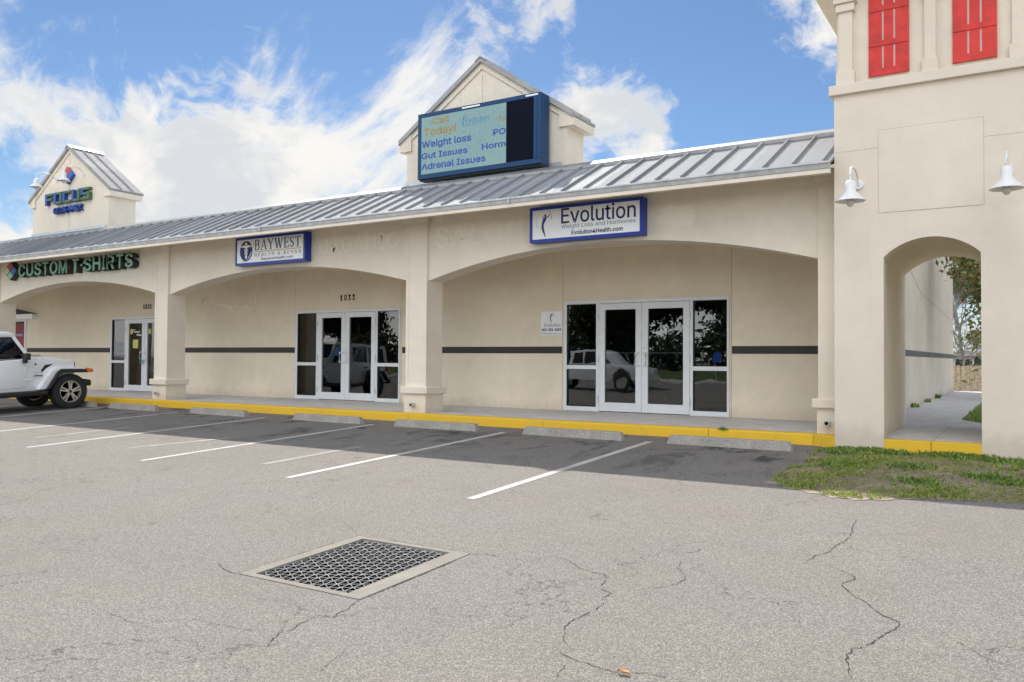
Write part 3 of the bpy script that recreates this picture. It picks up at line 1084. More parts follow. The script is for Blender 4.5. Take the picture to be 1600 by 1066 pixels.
n = 85000
X = -2.45 + (rng.random(n) ** 1.25) * 6.2
Y = 8.6 + rng.random(n) * 3.44
VF = np.array([verge_front(x) for x in X])
VL = np.array([verge_left(y) for y in Y])
fn = field_noise(X, Y, 5, 2.3) * 0.5 + field_noise(X, Y, 9, 7.0) * 0.35
back = np.clip((Y - 10.6) / 1.2, 0, 1) * 0.25 + np.clip((VF + 0.7 - Y) / 0.7, 0, 1) * 0.7
keep = (Y > VF - 0.05 + 0.05 * rng.random(n)) & (X > VL - 0.03) & (fn + back > 0.46 + rng.normal(0, 0.50, n))
X, Y = X[keep], Y[keep]
Z = np.array([verge_h(a, b) for a, b in zip(X, Y)]) - 0.008
H = rng.uniform(0.012, 0.045, len(X)) * (1 + 0.35 * np.clip(field_noise(X, Y, 3, 3.0), -1, 1))
blades('verge_grass', X, Y, Z, H, rng.uniform(0.007, 0.019, len(X)), M['grass'], 1.6, 'short scrubby green grass on the verge in front of the tower')
nl = 900
LX = -2.2 + rng.random(nl) ** 1.2 * 5.5
LY = 9.2 + rng.random(nl) * 2.7
LZ = np.array([verge_h(a, b) for a, b in zip(LX, LY)])
blades('leaf_litter', LX, LY, LZ - 0.002, rng.uniform(0.006, 0.03, nl), rng.uniform(0.015, 0.035, nl), M['litter'], 3.0, 'brown dead leaf litter scattered through the verge grass')
# broader weeds against the tower and kerb
cl = [(-2.05, 11.85), (-1.75, 11.95), (-1.5, 11.75), (-1.0, 11.85), (-0.75, 11.9), (-0.62, 11.82), (-0.3, 11.6), (-2.1, 11.5), (0.1, 11.4), (-1.2, 10.6), (-0.4, 10.2), (-1.9, 10.4), (-0.1, 9.9), (-1.0, 9.6)]
wx, wy = [], []
for cx_, cy_ in cl:
    k = 220
    wx.append(cx_ + rng.normal(0, 0.12, k))
    wy.append(np.minimum(cy_ + rng.normal(0, 0.09, k), 12.0))
wx, wy = np.concatenate(wx), np.concatenate(wy)
wzz = np.array([verge_h(a, b) for a, b in zip(wx, wy)])
blades('verge_weeds', wx, wy, wzz, rng.uniform(0.02, 0.07, len(wx)), rng.uniform(0.014, 0.032, len(wx)), M['weed'], 1.1, 'leafy green weeds growing along the foot of the tower')
n = 9000
X = rng.uniform(0.16, 5.9, n)
Y = rng.uniform(12.08, 15.3, n)
blades('side_grass', X, Y, np.full(n, 0.045), rng.uniform(0.03, 0.07, n), rng.uniform(0.01, 0.025, n), M['grass'], 1.2, 'short grass on the strip beside the tower')
n = 16000
X = rng.uniform(-1.06, 2.5, n)
Y = 15.4 + rng.random(n) ** 1.3 * 17.5
ok = X > np.where(Y < 17.0, -0.3 - 0.76 * (Y - 15.35) / 1.65, -1.05)
X, Y = X[ok], Y[ok]
blades('lawn_grass', X, Y, np.full(len(X), 0.13), rng.uniform(0.04, 0.09, len(X)), rng.uniform(0.012, 0.03, len(X)), M['weed'], 0.8, 'green lawn beside the path beyond the archway')

# dead leaf lying on the asphalt
lf = MB()
lx, ly = -1.70, 3.765
pts = []
for i in range(9):
    s = i / 8
    wdt = 0.016 * math.sin(PI * s) ** 0.8 + 0.001
    pts.append((lx - 0.038 + 0.076 * s, ly, wdt, 0.004 + 0.010 * math.sin(PI * s * 1.2) + 0.004 * math.sin(9 * s)))
for a, b in zip(pts[:-1], pts[1:]):
    for s in (-1, 1):
        lf.quad((a[0], a[1], gz(a[1]) + a[3]), (b[0], b[1], gz(b[1]) + b[3]), (b[0], b[1] + s * b[2], gz(b[1]) + b[3] + 0.012), (a[0], a[1] + s * a[2], gz(a[1]) + a[3] + 0.012))
tag(lf.build('dead_leaf', M['deadleaf'], weld=True), 'curled tan dead leaf lying alone on the asphalt in the foreground', 'leaf')

# small weed on the kerb between the two right wheel stops
kw = 60
blades('kerb_weed', -3.93 + rng.normal(0, 0.03, kw), 12.27 + rng.normal(0, 0.015, kw), np.full(kw, 0.14), rng.uniform(0.03, 0.07, kw), rng.uniform(0.01, 0.02, kw), M['weed'], 1.0, None, None)
tag(bpy.data.objects['kerb_weed'], 'tiny green weed sprouting from the yellow kerb', 'weed')
kw = 70
bz = []
for q, (yy, hh) in enumerate([(20.9, 0.14), (23.8, 0.13), (26.5, 0.18)]):
    o = blades('wall_weed', -2.24 + rng.normal(0, 0.03, kw), yy + rng.normal(0, 0.05, kw), np.full(kw, 0.145), rng.uniform(0.3, 1.0, kw) * hh, rng.uniform(0.02, 0.04, kw), M['weed'], 1.0, None, None)
    tag(o, ['low dark weed at the foot of the side wall, nearest the archway', 'small weed at the foot of the side wall, between two others', 'taller weed at the foot of the side wall, farthest from the archway'][q], 'weed', 'weeds along the side wall')


# ================================================================== THE PLAZA BUILDING
YA, YP, YW = 12.55, 12.50, 15.0
XL = -46.0
B = thing('shopping_plaza', 'long cream stucco shopping plaza with arched arcade, metal roof and a corner tower', 'building', (-14, 12.5, 0))
SF = [-8.13, -15.93, -23.97]          # left edges of the three storefronts
SW = 3.445

# rear wall of the arcade: panels with real joints, openings left for the storefronts
wl = MB()
seams = []
opens = [(-30.0, -28.87, 0.9, 2.43)] + [(x, x + SW, 0.15, 2.385) for x in sorted(SF)]
cur = XL
for (a, b, z0, z1) in opens:
    wl.box(cur, a - 0.045, YW, YW + 0.2, 0.10, 4.4)
    wl.box(a - 0.037, a, YW, YW + 0.2, 0.10, z1)
    wl.box(b, b + 0.037, YW, YW + 0.2, 0.10, z1)
    wl.box(a - 0.037, b + 0.037, YW, YW + 0.2, z1, 4.4)
    if z0 > 0.2:
        wl.box(a, b, YW, YW + 0.2, 0.10, z0)
    cur = b + 0.045
wl.box(cur, -2.29, YW, YW + 0.2, 0.10, 4.4)
wl.build('arcade_rear_wall', M['wall'], B)
for (a, b, z0, z1) in opens:
    MB().box(a - 0.05, a - 0.03, YW + 0.012, YW + 0.18, 0.11, 4.39).build('wall_joint', M['groove'], B)
    MB().box(b + 0.03, b + 0.05, YW + 0.012, YW + 0.18, 0.11, 4.39).build('wall_joint', M['groove'], B)
for a, b in ((-45.9, -30.06), (-28.80, -24.02), (-20.47, -15.98), (-12.43, -8.18), (-4.635, -2.30)):
    MB().box(a, b, YW - 0.004, YW + 0.02, 1.312, 1.455).build('wall_stripe', M['stripe'], B)
# old filler lines left where something was torn off the wall
fp = [(-19.52, 3.13), (-19.683, 2.727), (-19.432, 2.837), (-19.107, 2.663), (-18.372, 2.526), (-18.102, 2.633), (-17.95, 2.60), (-17.731, 2.554), (-17.53, 2.436), (-17.50, 2.60), (-17.473, 2.838), (-17.384, 3.34)]
f = MB()
for a, b in zip(fp[:-1], fp[1:]):
    a, b = Vector(a), Vector(b)
    nr = Vector((-(b - a).y, (b - a).x)).normalized() * 0.030
    e = (b - a).normalized() * 0.012
    P = [a - nr - e, b - nr + e, b + nr + e, a + nr - e]
    f.hexa([(p.x, YW - 0.005, p.y) for p in P] + [(p.x, YW + 0.01, p.y) for p in P])
f.build('filler_patch', M['patch'], B)

# arcade wall with its arches
spr = [(-33.9, -26.12, 2.76, 3.22), (-25.62, -18.174, 2.745, 3.195), (-17.675, -10.27, 2.70, 3.158), (-9.766, -2.587, 2.68, 3.176)]
out = [(XL, 4.0), (XL, 0.15), (-34.4, 0.15)]
out = [(XL, 0.145)]
for k, (a, b, zs, zt) in enumerate(spr):
    out += [(a, 0.145)] + arch_pts(a, b, zs, zt) + [(b, 0.145)]
out += [(-2.285, 0.145), (-2.285, 4.02), (XL, 4.02)]
MB().prism(out, 'Y', YA, 13.0).build('arcade_wall', M['arcade'], B)
# arcade ceiling
MB().box(XL, -2.29, 13.0, YW, 3.42, 3.5).build('ceiling', M['wall'], B)


def column(x0, x1, full=True):
    c = MB()
    c.box(x0, x1, YP, YA - 0.001, 0.62, 3.96)
    # raised border of the sunk panel
    if full:
        for a, b, z0, z1 in ((x0, x0 + 0.07, 0.62, 3.80), (x1 - 0.07, x1, 0.62, 3.80), (x0 + 0.07, x1 - 0.07, 0.62, 0.80), (x0 + 0.07, x1 - 0.07, 3.58, 3.80)):
            c.box(a, b, YP - 0.008, YP - 0.0005, z0, z1)
    o = c.build('column', M['arcade'], B)
    ring = MB()
    d = 0.075
    xr = x1 + d if full else x1
    yb = 13.0 + d if full else 13.0
    ring.prism([(x0 - d, YP - 0.085), (xr, YP - 0.085), (xr, yb), (x0 - d, yb)], 'Z', 0.51, 0.65)
    ring.build('base_ring', M['arcade'], o, bevel=0.02)
    MB().box(x0 - 0.012, x1 + 0.012 if full else x1, YP - 0.03, 13.03, 0.14, 0.512).build('base_block', M['arcade'], o)
    MB().box(x0 - 0.045, x1 + 0.045 if full else x1, YP - 0.06, YA - 0.001, 3.80, 3.98).build('cap', M['arcade'], o, bevel=0.006)
    xc = (x0 + x1) / 2 - 0.02
    p = MB().lathe([(0.028, -0.09), (0.028, 0.02), (0.042, 0.02), (0.042, -0.09)], (xc, YP - 0.035, 0.30), 'Y', 16, closed=True).build('drain_pipe', M['flash'], o, smooth=True)
    MB().lathe([(0.0, 0.0), (0.028, 0.0)], (xc, YP - 0.033, 0.30), 'Y', 16).build('pipe_opening', M['black'], o)
    return o


column(-10.27, -9.766)
column(-18.174, -17.675)
column(-26.12, -25.62)
column(-34.4, -33.9)
column(-2.60, -2.287, False)

# faint marks left on the arcade wall by removed signs
text('ghost_lettering', 'SALON', -9.60, -7.66, 3.29, 3.69, YA - 0.004, M['ghost'], B, 0.0, 0.012, 1.15)
text('ghost_lettering', 'ORGANIC', -12.68, -10.55, 3.36, 3.70, YA - 0.004, M['ghost'], B, 0.0, 0.012, 1.15)
gp = MB()
pl = []
r_ = random.Random(4)
for k in range(22):
    a = 2 * PI * k / 22
    pl.append((-4.75 + 0.34 * math.cos(a) * r_.uniform(0.7, 1.15), 3.50 + 0.19 * math.sin(a) * r_.uniform(0.75, 1.2)))
gp.prism(pl, 'Y', YA - 0.003, YA + 0.01)
gp.build('paint_patch', M['ghost'], B)
for x, z in ((-9.41, 3.466), (-9.229, 3.459), (-8.832, 3.454), (-8.487, 3.464), (-8.027, 3.453), (-4.978, 3.457), (-12.666, 3.518), (-12.261, 3.491), (-11.759, 3.47), (-11.377, 3.49), (-10.936, 3.479), (-10.77, 3.493)):
    h = MB().lathe([(0.008, 0), (0.008, -0.004), (0.026, -0.004), (0.026, 0)], (x, YA - 0.0005, z), 'Y', 12, closed=True).build('fixing_hole', M['patch'], B)
    MB().lathe([(0.0, 0.0), (0.0085, 0.0)], (x, YA - 0.003, z), 'Y', 12).build('hole', M['groove'], h)

# ---- roof
EY, EZ, SL = 11.75, 3.905, math.tan(R(26))
RY = 13.24


def rz_(y):
    return EZ + (y - EY) * SL


rf = MB()
rf.prism([(EY, EZ), (RY, rz_(RY)), (RY, rz_(RY) - 0.06), (EY, EZ - 0.04)], 'X', XL, -2.285)
k0 = int(XL / 0.406)
x = k0 * 0.406 + 0.06
while x < -2.33:
    # standing seam, a little taller than wide
    a, b = x - 0.011, x + 0.011
    hgt = 0.055
    rf.hexa([(a, EY - 0.01, EZ - 0.01), (b, EY - 0.01, EZ - 0.01), (b, RY, rz_(RY) - 0.005), (a, RY, rz_(RY) - 0.005),
             (a, EY - 0.01, EZ + hgt - 0.01), (b, EY - 0.01, EZ + hgt - 0.01), (b, RY, rz_(RY) + hgt), (a, RY, rz_(RY) + hgt)])
    x += 0.406
roof = rf.build('roof', M['roof'], B)
z0 = rz_(RY)
rc = MB()
rc.prism([(RY - 0.02, z0 + 0.062), (RY - 0.02, z0 + 0.004), (RY + 0.02, z0 - 0.05), (13.9, z0 - 0.02), (13.55, z0 + 0.165), (13.47, z0 + 0.175)], 'X', XL, -2.285)
rc.build('ridge_cap', M['ridge'], roof)
ec = MB()
x = k0 * 0.406 + 0.06
while x < -2.4:
    ec.box(x + 0.02, x + 0.386, RY - 0.016, RY - 0.004, z0 - 0.002, z0 + 0.05)
    x += 0.406
ec.build('panel_closure', M['flash'], roof)
gt = MB()
gt.prism([(11.68, 3.905), (11.66, 3.90), (11.66, 3.875), (11.675, 3.865), (11.69, 3.805), (11.78, 3.805), (11.78, 3.895), (11.765, 3.895), (11.765, 3.87), (11.69, 3.88)], 'X', XL, -2.285)
gt.build('gutter', M['gutter'], roof)
x = -44.0
while x < -3:
    MB().box(x - 0.012, x + 0.012, 11.655, 11.70, 3.802, 3.908).build('gutter_joint', M['flash'], roof)
    x += 6.1
MB().box(XL, -2.285, 11.70, 11.80, 3.742, 3.803).build('fascia', M['arcade'], roof)
MB().prism([(11.80, 3.83), (12.56, 3.985), (12.56, 4.05), (11.80, 3.87)], 'X', XL, -2.285).build('eave_soffit', M['arcade'], roof)
# main block and its side wall seen through the archway
mb = MB()
mb.box(XL, -2.5, 13.9, 33.2, 3.6, 4.62)
mb.build('flat_roof', M['tin'], B)
sw = MB()
sw.box(-2.5, -2.31, 15.2, 33.2, -0.1, 4.75)
sw.box(XL, -2.5, 33.0, 33.2, -0.1, 4.6)
sw.build('side_wall', M['sidewall'], B)
MB().box(-2.32, -2.305, 15.25, 33.2, 1.312, 1.452).build('side_stripe', simple('faded_stripe_paint', (0.10, 0.11, 0.105), 0.7, 0, 0.3), B)
MB().tube([(-2.30, 16.2, 4.05), (-2.30, 23.0, 2.9), (-2.30, 33, 2.62)], 0.003, 6).build('wall_cable', M['greyprint'], B)


# ---- gables standing on the roof
def gable(xc, apex, hw_roof, z_eave, hw_wall, z_wallapex, dep):
    GY = 14.1
    g = MB()
    ze = z_eave + 0.02
    k = (apex - z_eave) / hw_roof
    g.prism([(xc - hw_wall, 4.5), (xc + hw_wall, 4.5), (xc + hw_wall, apex - 0.06 - k * hw_wall), (xc, apex - 0.06), (xc - hw_wall, apex - 0.06 - k * hw_wall)], 'Y', GY, GY + dep)
    o = g.build('gable', M['arcade'], B)
    # thickened corners that carry the eaves
    for s in (-1, 1):
        xo, xi = xc + s * hw_roof, xc + s * (hw_roof - 0.33)
        zb = z_eave - 0.22
        zi = apex - 0.07 - k * (hw_roof - 0.33)
        q = [(xi, zb), (xo, zb), (xo, z_eave - 0.05), (xi, zi)]
        MB().prism(q if s > 0 else q[::-1], 'Y', GY - 0.05, GY + dep + 0.12).build('eave_return', M['arcade'], o)
        # rake trim under the roof edge
        a0, a1 = xc, xc + s * (hw_roof - 0.30)
        q = [(a0, apex - 0.07), (a1, apex - 0.07 - k * (hw_roof - 0.30)), (a1, apex - 0.20 - k * (hw_roof - 0.30)), (a0, apex - 0.20)]
        MB().prism(q, 'Y', GY - 0.03, GY - 0.001).build('rake_trim', M['arcade'], o)
        # metal roof slope with ribs
        rr = MB()
        q = [(xc, apex), (xo, z_eave), (xo, z_eave - 0.065), (xc, apex - 0.065)]
        rr.prism(q, 'Y', GY - 0.09, GY + dep + 0.16)
        yy = GY - 0.08
        while yy < GY + dep + 0.17:
            q = [(xc + s * 0.04, apex + 0.05 - k * 0.04), (xo, z_eave + 0.05), (xo, z_eave - 0.01), (xc + s * 0.04, apex - 0.01 - k * 0.04)]
            rr.prism(q, 'Y', yy, yy + 0.02)
            yy += 0.37
        rr.build('gable_roof', M['gableroof'], o)
    kk = 0.13
    MB().prism([(xc, apex + 0.055), (xc + kk, apex + 0.055 - k * kk), (xc + kk, apex + 0.02 - k * kk), (xc, apex + 0.02), (xc - kk, apex + 0.02 - k * kk), (xc - kk, apex + 0.055 - k * kk)], 'Y', GY - 0.10, GY + dep + 0.17).build('ridge_cap', M['ridge'], o)
    MB().box(xc - hw_wall - 0.02, xc + hw_wall - 0.10, GY - 0.03, GY - 0.002, 4.62, 5.045).build('flashing', M['flash'], o)
    MB().box(xc - 0.006, xc + 0.006, GY - 0.004, GY + 0.01, 5.05, apex - 0.2).build('joint', M['softjoint'], o)
    return o


gable(-9.608, 7.415, 2.174, 5.945, 1.99, 7.247, 0.72)
gable(-24.82, 7.59, 2.20, 6.09, 2.05, 7.44, 0.85)

# ---- corner tower with the archway
TX0, TX1, TY0, TY1 = -2.285, 0.125, 12.03, 14.95
AX0, AX1, AZS, AZT = -1.66, -0.52, 2.59, 2.83


def arched_slab(mb, x0, x1, xa, xb, zs, zt, ztop, y0, y1, zb):
    pts = [(x0, zb), (xa, zb)] + arch_pts(xa, xb, zs, zt, 24) + [(xb, zb), (x1, zb), (x1, ztop), (x0, ztop)]
    mb.prism(pts, 'Y', y0, y1)


tw = MB()
arched_slab(tw, TX0, TX1, AX0, AX1, AZS, AZT, 4.92, TY0, TY0 + 0.16, -0.2)
tower = tw.build('tower', M['tower'], B)
tb = MB()
arched_slab(tb, TX0 + 0.001, TX1 - 0.001, -1.735, -0.445, AZS + 0.02, AZT + 0.055, 4.92, TY0 + 0.161, TY1, -0.2)
tb.build('tower_passage', M['wall'], tower)
up = MB()
up.box(TX0 + 0.03, TX1 - 0.03, TY0 + 0.06, TY1 - 0.03, 4.93, 6.70)
up.build('upper_storey', M['tower'], tower)
MB().box(TX0 - 0.06, TX1 + 0.06, TY0 - 0.06, TY1 + 0.04, 4.865, 5.0).build('ledge', M['tower'], tower, bevel=0.008)
for xa, xb in ((-2.225, -2.045), (-1.155, -1.02), (-0.165, 0.015)):
    pl = MB().box(xa, xb, TY0 + 0.0, TY0 + 0.0595, 5.18, 6.02).build('pilaster', M['tower'], tower)
    MB().box(xa - 0.03, xb + 0.03, TY0 - 0.03, TY0 + 0.058, 5.0005, 5.18).build('pilaster_base', M['tower'], pl, bevel=0.004)
    MB().box(xa - 0.03, xb + 0.03, TY0 - 0.035, TY0 + 0.058, 6.02, 6.13).build('pilaster_cap', M['tower'], pl, bevel=0.006)
    MB().box(xa - 0.06, xb + 0.06, TY0 - 0.065, TY0 + 0.058, 6.131, 6.20).build('pilaster_crown', M['tower'], pl, bevel=0.006)
MB().box(TX0 - 0.02, TX1 + 0.02, TY0 - 0.05, TY0 + 0.0585, 6.42, 6.70).build('frieze', M['tower'], tower)
for xa, xb in ((-1.842, -1.342), (-0.828, -0.328)):
    zb = 5.07
    s = MB()
    wv = (xb - xa)
    # outer stiles, rails and three boards with open gaps
    ys0, ys1 = TY0 + 0.022, TY0 + 0.055
    s.box(xa, xb, ys0, ys1, zb, zb + 0.095)
    for q in range(3):
        z0_ = zb + 0.478 * q
        s.box(xa, xb, ys0 - 0.004, ys1, z0_ + 0.40, z0_ + 0.472) if q < 3 else None
        for b0, b1 in ((0.0, 0.335), (0.382, 0.618), (0.665, 1.0)):
            s.box(xa + wv * b0, xa + wv * b1, ys0 + 0.006, ys1 - 0.001, z0_ + (0.09 if q == 0 else -0.004), z0_ + 0.401)
    sh_ = s.build('shutter', M['red'], tower)
    MB().box(xa + 0.006, xb - 0.006, ys0 + 0.014, TY0 + 0.0592, zb + 0.004, zb + 1.42).build('shutter_backing', M['gapgrey'], sh_)
# hairline joints cut round the blank sign panel
jt = MB()
for a, b, z0_, z1_ in ((-1.722, -0.478, 4.312, 4.318), (-1.722, -1.716, 3.19, 4.312), (-0.484, -0.478, 3.19, 4.312), (-1.716, -0.484, 3.187, 3.193), (TX0, -1.722, 4.076, 4.081), (-0.478, TX1, 4.056, 4.061)):
    jt.box(a, b, TY0 - 0.0025, TY0 + 0.01, z0_, z1_)
jt.build('panel_joint', M['softjoint'], tower)
# blank panel, standing a hair proud
MB().box(-1.716, -0.484, TY0 - 0.006, TY0 + 0.01, 3.193, 4.312).build('blank_panel', M['tower'], tower)
OV = 0.46
MB().box(TX0 - OV, TX1 + OV, TY0 - OV, TY1 + OV, 6.71, 6.90).build('eave', M['wall'], tower)
hp = MB()
cxm, cym = (TX0 + TX1) / 2, (TY0 + TY1) / 2
hz = 7.75
a = [(TX0 - OV - 0.04, TY0 - OV - 0.04, 6.901), (TX1 + OV + 0.04, TY0 - OV - 0.04, 6.901), (TX1 + OV + 0.04, TY1 + OV + 0.04, 6.901), (TX0 - OV - 0.04, TY1 + OV + 0.04, 6.901)]
t1, t2 = (cxm, cym - 0.25, hz), (cxm, cym + 0.25, hz)
hp.quad(a[0], a[1], a[2], a[3])
hp.bm.faces.new([hp.bm.verts.new(p) for p in (a[0], a[1], t1)])
hp.quad(a[1], a[2], t2, t1)
hp.bm.faces.new([hp.bm.verts.new(p) for p in (a[2], a[3], t2)])
hp.quad(a[3], a[0], t1, t2)
hp.build('hip_roof', M['roof'], tower, weld=True)


# ---- storefronts
def storefront(x0, first):
    fr = MB()
    y0, y1 = 14.965, 15.06
    zt, zb = 2.385, 0.151
    fr.box(x0, x0 + 0.07, y0, y1, zb, zt)
    fr.box(x0 + SW - 0.07 + 0.035, x0 + SW, y0, y1, zb, zt)
    fr.box(x0 + 0.07, x0 + SW - 0.035, y0, y1, 2.315, zt)
    for a, b in ((0.74, 0.805), (2.70, 2.76)):
        fr.box(x0 + a, x0 + b, y0, y1, zb, 2.315)
    for a, b in ((0.07, 0.74), (2.76, SW - 0.035)):
        fr.box(x0 + a, x0 + b, y0 + 0.004, y1 - 0.004, zb, 0.24)
        fr.box(x0 + a, x0 + b, y0 + 0.004, y1 - 0.004, 0.995, 1.075)
    f = fr.build('storefront_frame', M['white_metal'], B, bevel=0.004)
    for a, b in ((0.07, 0.74), (2.76, SW - 0.035)):
        for z0_, z1_ in ((0.24, 0.995), (1.075, 2.315)):
            MB().box(x0 + a - 0.004, x0 + b + 0.004, 15.012, 15.018, z0_ - 0.004, z1_ + 0.004).build('window_pane', M['glass'], f)
            gs = MB()
            for c, d, e, g in ((a, a + 0.012, z0_, z1_), (b - 0.012, b, z0_, z1_), (a + 0.012, b - 0.012, z0_, z0_ + 0.012), (a + 0.012, b - 0.012, z1_ - 0.012, z1_)):
                gs.box(x0 + c, x0 + d, 14.98, 15.011, e, g)
            gs.build('gasket', M['black'], f)
    for a, b, hs in ((0.81, 1.7235, 1), (1.7305, 2.695, -1)):
        dm = MB()
        d0, d1 = 14.962, 15.015
        st_ = 0.125
        zlo, zhi = 0.165, 2.308
        dm.box(x0 + a, x0 + a + st_, d0, d1, zlo, zhi)
        dm.box(x0 + b - st_, x0 + b, d0, d1, zlo, zhi)
        dm.box(x0 + a + st_, x0 + b - st_, d0, d1, 2.185, zhi)
        dm.box(x0 + a + st_, x0 + b - st_, d0, d1, zlo, 0.34)
        dr_ = dm.build('door', M['white_metal'], B, bevel=0.003)
        MB().box(x0 + a + st_ - 0.003, x0 + b - st_ + 0.003, 14.996, 15.002, 0.337, 2.188).build('door_glass', M['glass'], dr_)
        bar = MB()
        bar.box(x0 + a + st_, x0 + b - st_, 15.02, 15.05, 1.315, 1.34)
        bar.build('push_bar', M['steel'], dr_)
        hx = x0 + (b - 0.055 if hs > 0 else a + 0.055)
        sgn = -1 if hs > 0 else 1
        ax = hx + sgn * 0.0
        hb = hx + sgn * 0.055
        h = MB()
        h.tube([(hx, 14.962, 1.33), (hx, 14.92, 1.33), (hb - sgn * 0.01, 14.90, 1.325), (hb, 14.89, 1.30), (hb, 14.89, 1.11), (hb - sgn * 0.01, 14.90, 1.085), (hx, 14.92, 1.08), (hx, 14.962, 1.08)], 0.0125, 10)
        h.build('handle', M['white_metal'], dr_, smooth=True)
        hgx = x0 + (a - 0.012 if hs > 0 else b + 0.012)
        for z_ in (0.40, 1.20, 2.05):
            MB().lathe([(0.011, -0.07), (0.011, 0.07)], (hgx, 14.957, z_), 'Z', 8).build('hinge', M['flash'], dr_)
        if hs < 0:
            MB().lathe([(0.018, 0), (0.018, -0.01), (0.008, -0.014)], (x0 + a + 0.05, 14.962, 1.42), 'Y', 12).build('lock_cylinder', M['steel'], dr_)
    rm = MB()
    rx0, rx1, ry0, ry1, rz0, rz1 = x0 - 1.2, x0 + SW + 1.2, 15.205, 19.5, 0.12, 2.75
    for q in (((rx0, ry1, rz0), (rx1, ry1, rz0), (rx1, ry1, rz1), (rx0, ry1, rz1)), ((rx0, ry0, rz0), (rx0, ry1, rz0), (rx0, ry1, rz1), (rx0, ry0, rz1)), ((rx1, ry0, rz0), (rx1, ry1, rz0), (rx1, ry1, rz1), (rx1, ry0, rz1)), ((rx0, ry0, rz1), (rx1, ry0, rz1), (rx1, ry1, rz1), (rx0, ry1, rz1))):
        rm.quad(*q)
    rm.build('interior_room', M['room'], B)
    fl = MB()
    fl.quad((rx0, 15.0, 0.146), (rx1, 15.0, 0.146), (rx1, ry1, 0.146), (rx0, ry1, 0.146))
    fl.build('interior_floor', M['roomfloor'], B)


for i, x in enumerate(SF):
    storefront(x, i == 0)
# far-left window with its red poster, head board and dark canopy
wf = MB()
for a, b, z0_, z1_ in ((-30.0, -29.92, 0.9, 2.43), (-28.95, -28.87, 0.9, 2.43), (-29.92, -28.95, 2.36, 2.43), (-29.92, -28.95, 0.9, 0.98)):
    wf.box(a, b, 14.97, 15.06, z0_, z1_)
wfo = wf.build('window_frame', M['white_metal'], B)
MB().box(-29.93, -28.94, 15.01, 15.016, 0.97, 2.37).build('window_pane', M['carglass'], wfo)
MB().box(-30.6, -28.25, 14.86, 14.999, 2.435, 2.60).build('window_head', M['face'], B)
MB().prism([(-30.9, 2.603), (-28.15, 2.603), (-29.55, 2.80)], 'Y', 14.87, 14.998).build('window_pediment', M['stripe'], B)


# ================================================================== SIGNS
def box_sign(name, label, x0, x1, z0, z1, y0, y1, border):
    t = thing(name, label, 'sign', ((x0 + x1) / 2, y1, z0))
    MB().box(x0, x1, y0 + 0.012, y1, z0, z1).build('cabinet', M['blue'], t, bevel=0.004)
    f = MB()
    f.box(x0 + 0.001, x0 + border, y0, y0 + 0.0115, z0 + 0.001, z1 - 0.001)
    f.box(x1 - border, x1 - 0.001, y0, y0 + 0.0115, z0 + 0.001, z1 - 0.001)
    f.box(x0 + border, x1 - border, y0, y0 + 0.0115, z0 + 0.001, z0 + border)
    f.box(x0 + border, x1 - border, y0, y0 + 0.0115, z1 - border, z1 - 0.001)
    f.build('trim', M['blue'], t)
    MB().box(x0 + border, x1 - border, y0 + 0.006, y0 + 0.0115, z0 + border, z1 - border).build('face', M['face'], t)
    return t


def strip(mb, pts, wid, y, th=0.002):
    """flat brush stroke of varying width in the X-Z plane"""
    n = len(pts)
    w_ = wid if isinstance(wid, (list, tuple)) else [wid] * n
    P = [Vector(p) for p in pts]
    L, Rr = [], []
    for i in range(n):
        tt = (P[min(i + 1, n - 1)] - P[max(i - 1, 0)]).normalized()
        nr = Vector((-tt.y, tt.x)) * w_[i] / 2
        L.append(P[i] + nr)
        Rr.append(P[i] - nr)
    for i in range(n - 1):
        q = [L[i], L[i + 1], Rr[i + 1], Rr[i]]
        mb.hexa([(p.x, y, p.y) for p in q] + [(p.x, y + th, p.y) for p in q])


def poly(mb, pts, y, th=0.002):
    mb.prism(pts, 'Y', y, y + th)


def archer(parent, x, z, h, y, m_main, m_arc):
    """slender leaping figure with a raised bow, h tall, feet at x,z"""
    a = MB()
    P = lambda u, v: (x + u * h, z + v * h)
    strip(a, [P(0.17, 0.0), P(0.13, 0.12), P(0.08, 0.24), P(0.045, 0.38), P(0.05, 0.52), P(0.10, 0.64), P(0.16, 0.74), P(0.20, 0.80)], [h * k for k in (0.012, 0.05, 0.085, 0.10, 0.085, 0.12, 0.11, 0.04)], y)
    strip(a, [P(0.13, 0.70), P(0.20, 0.78), P(0.29, 0.80), P(0.37, 0.87)], [h * k for k in (0.08, 0.05, 0.035, 0.018)], y - 0.0005)
    strip(a, [P(0.10, 0.70), P(0.05, 0.76), P(0.09, 0.83)], [h * k for k in (0.06, 0.03, 0.02)], y - 0.001)
    pts = [(P(0.16, 0.85)[0] + 0.045 * h * math.cos(k * PI / 6), P(0.16, 0.85)[1] + 0.05 * h * math.sin(k * PI / 6)) for k in range(12)]
    poly(a, pts, y - 0.0008)
    a.build('figure', m_main, parent)
    b = MB()
    strip(b, [P(0.24 + 0.20 * math.cos(R(t)), 0.78 + 0.26 * math.sin(R(t))) for t in range(-28, 95, 8)], h * 0.014, y)
    b.build('bow', M['greyprint'] if m_main is M['navy'] else m_main, parent)
    c = MB()
    strip(c, [P(0.02 + 0.27 * math.cos(R(t)), 0.62 + 0.30 * math.sin(R(t))) for t in range(110, 255, 10)], h * 0.015, y + 0.0004)
    c.build('moon', m_arc, parent)


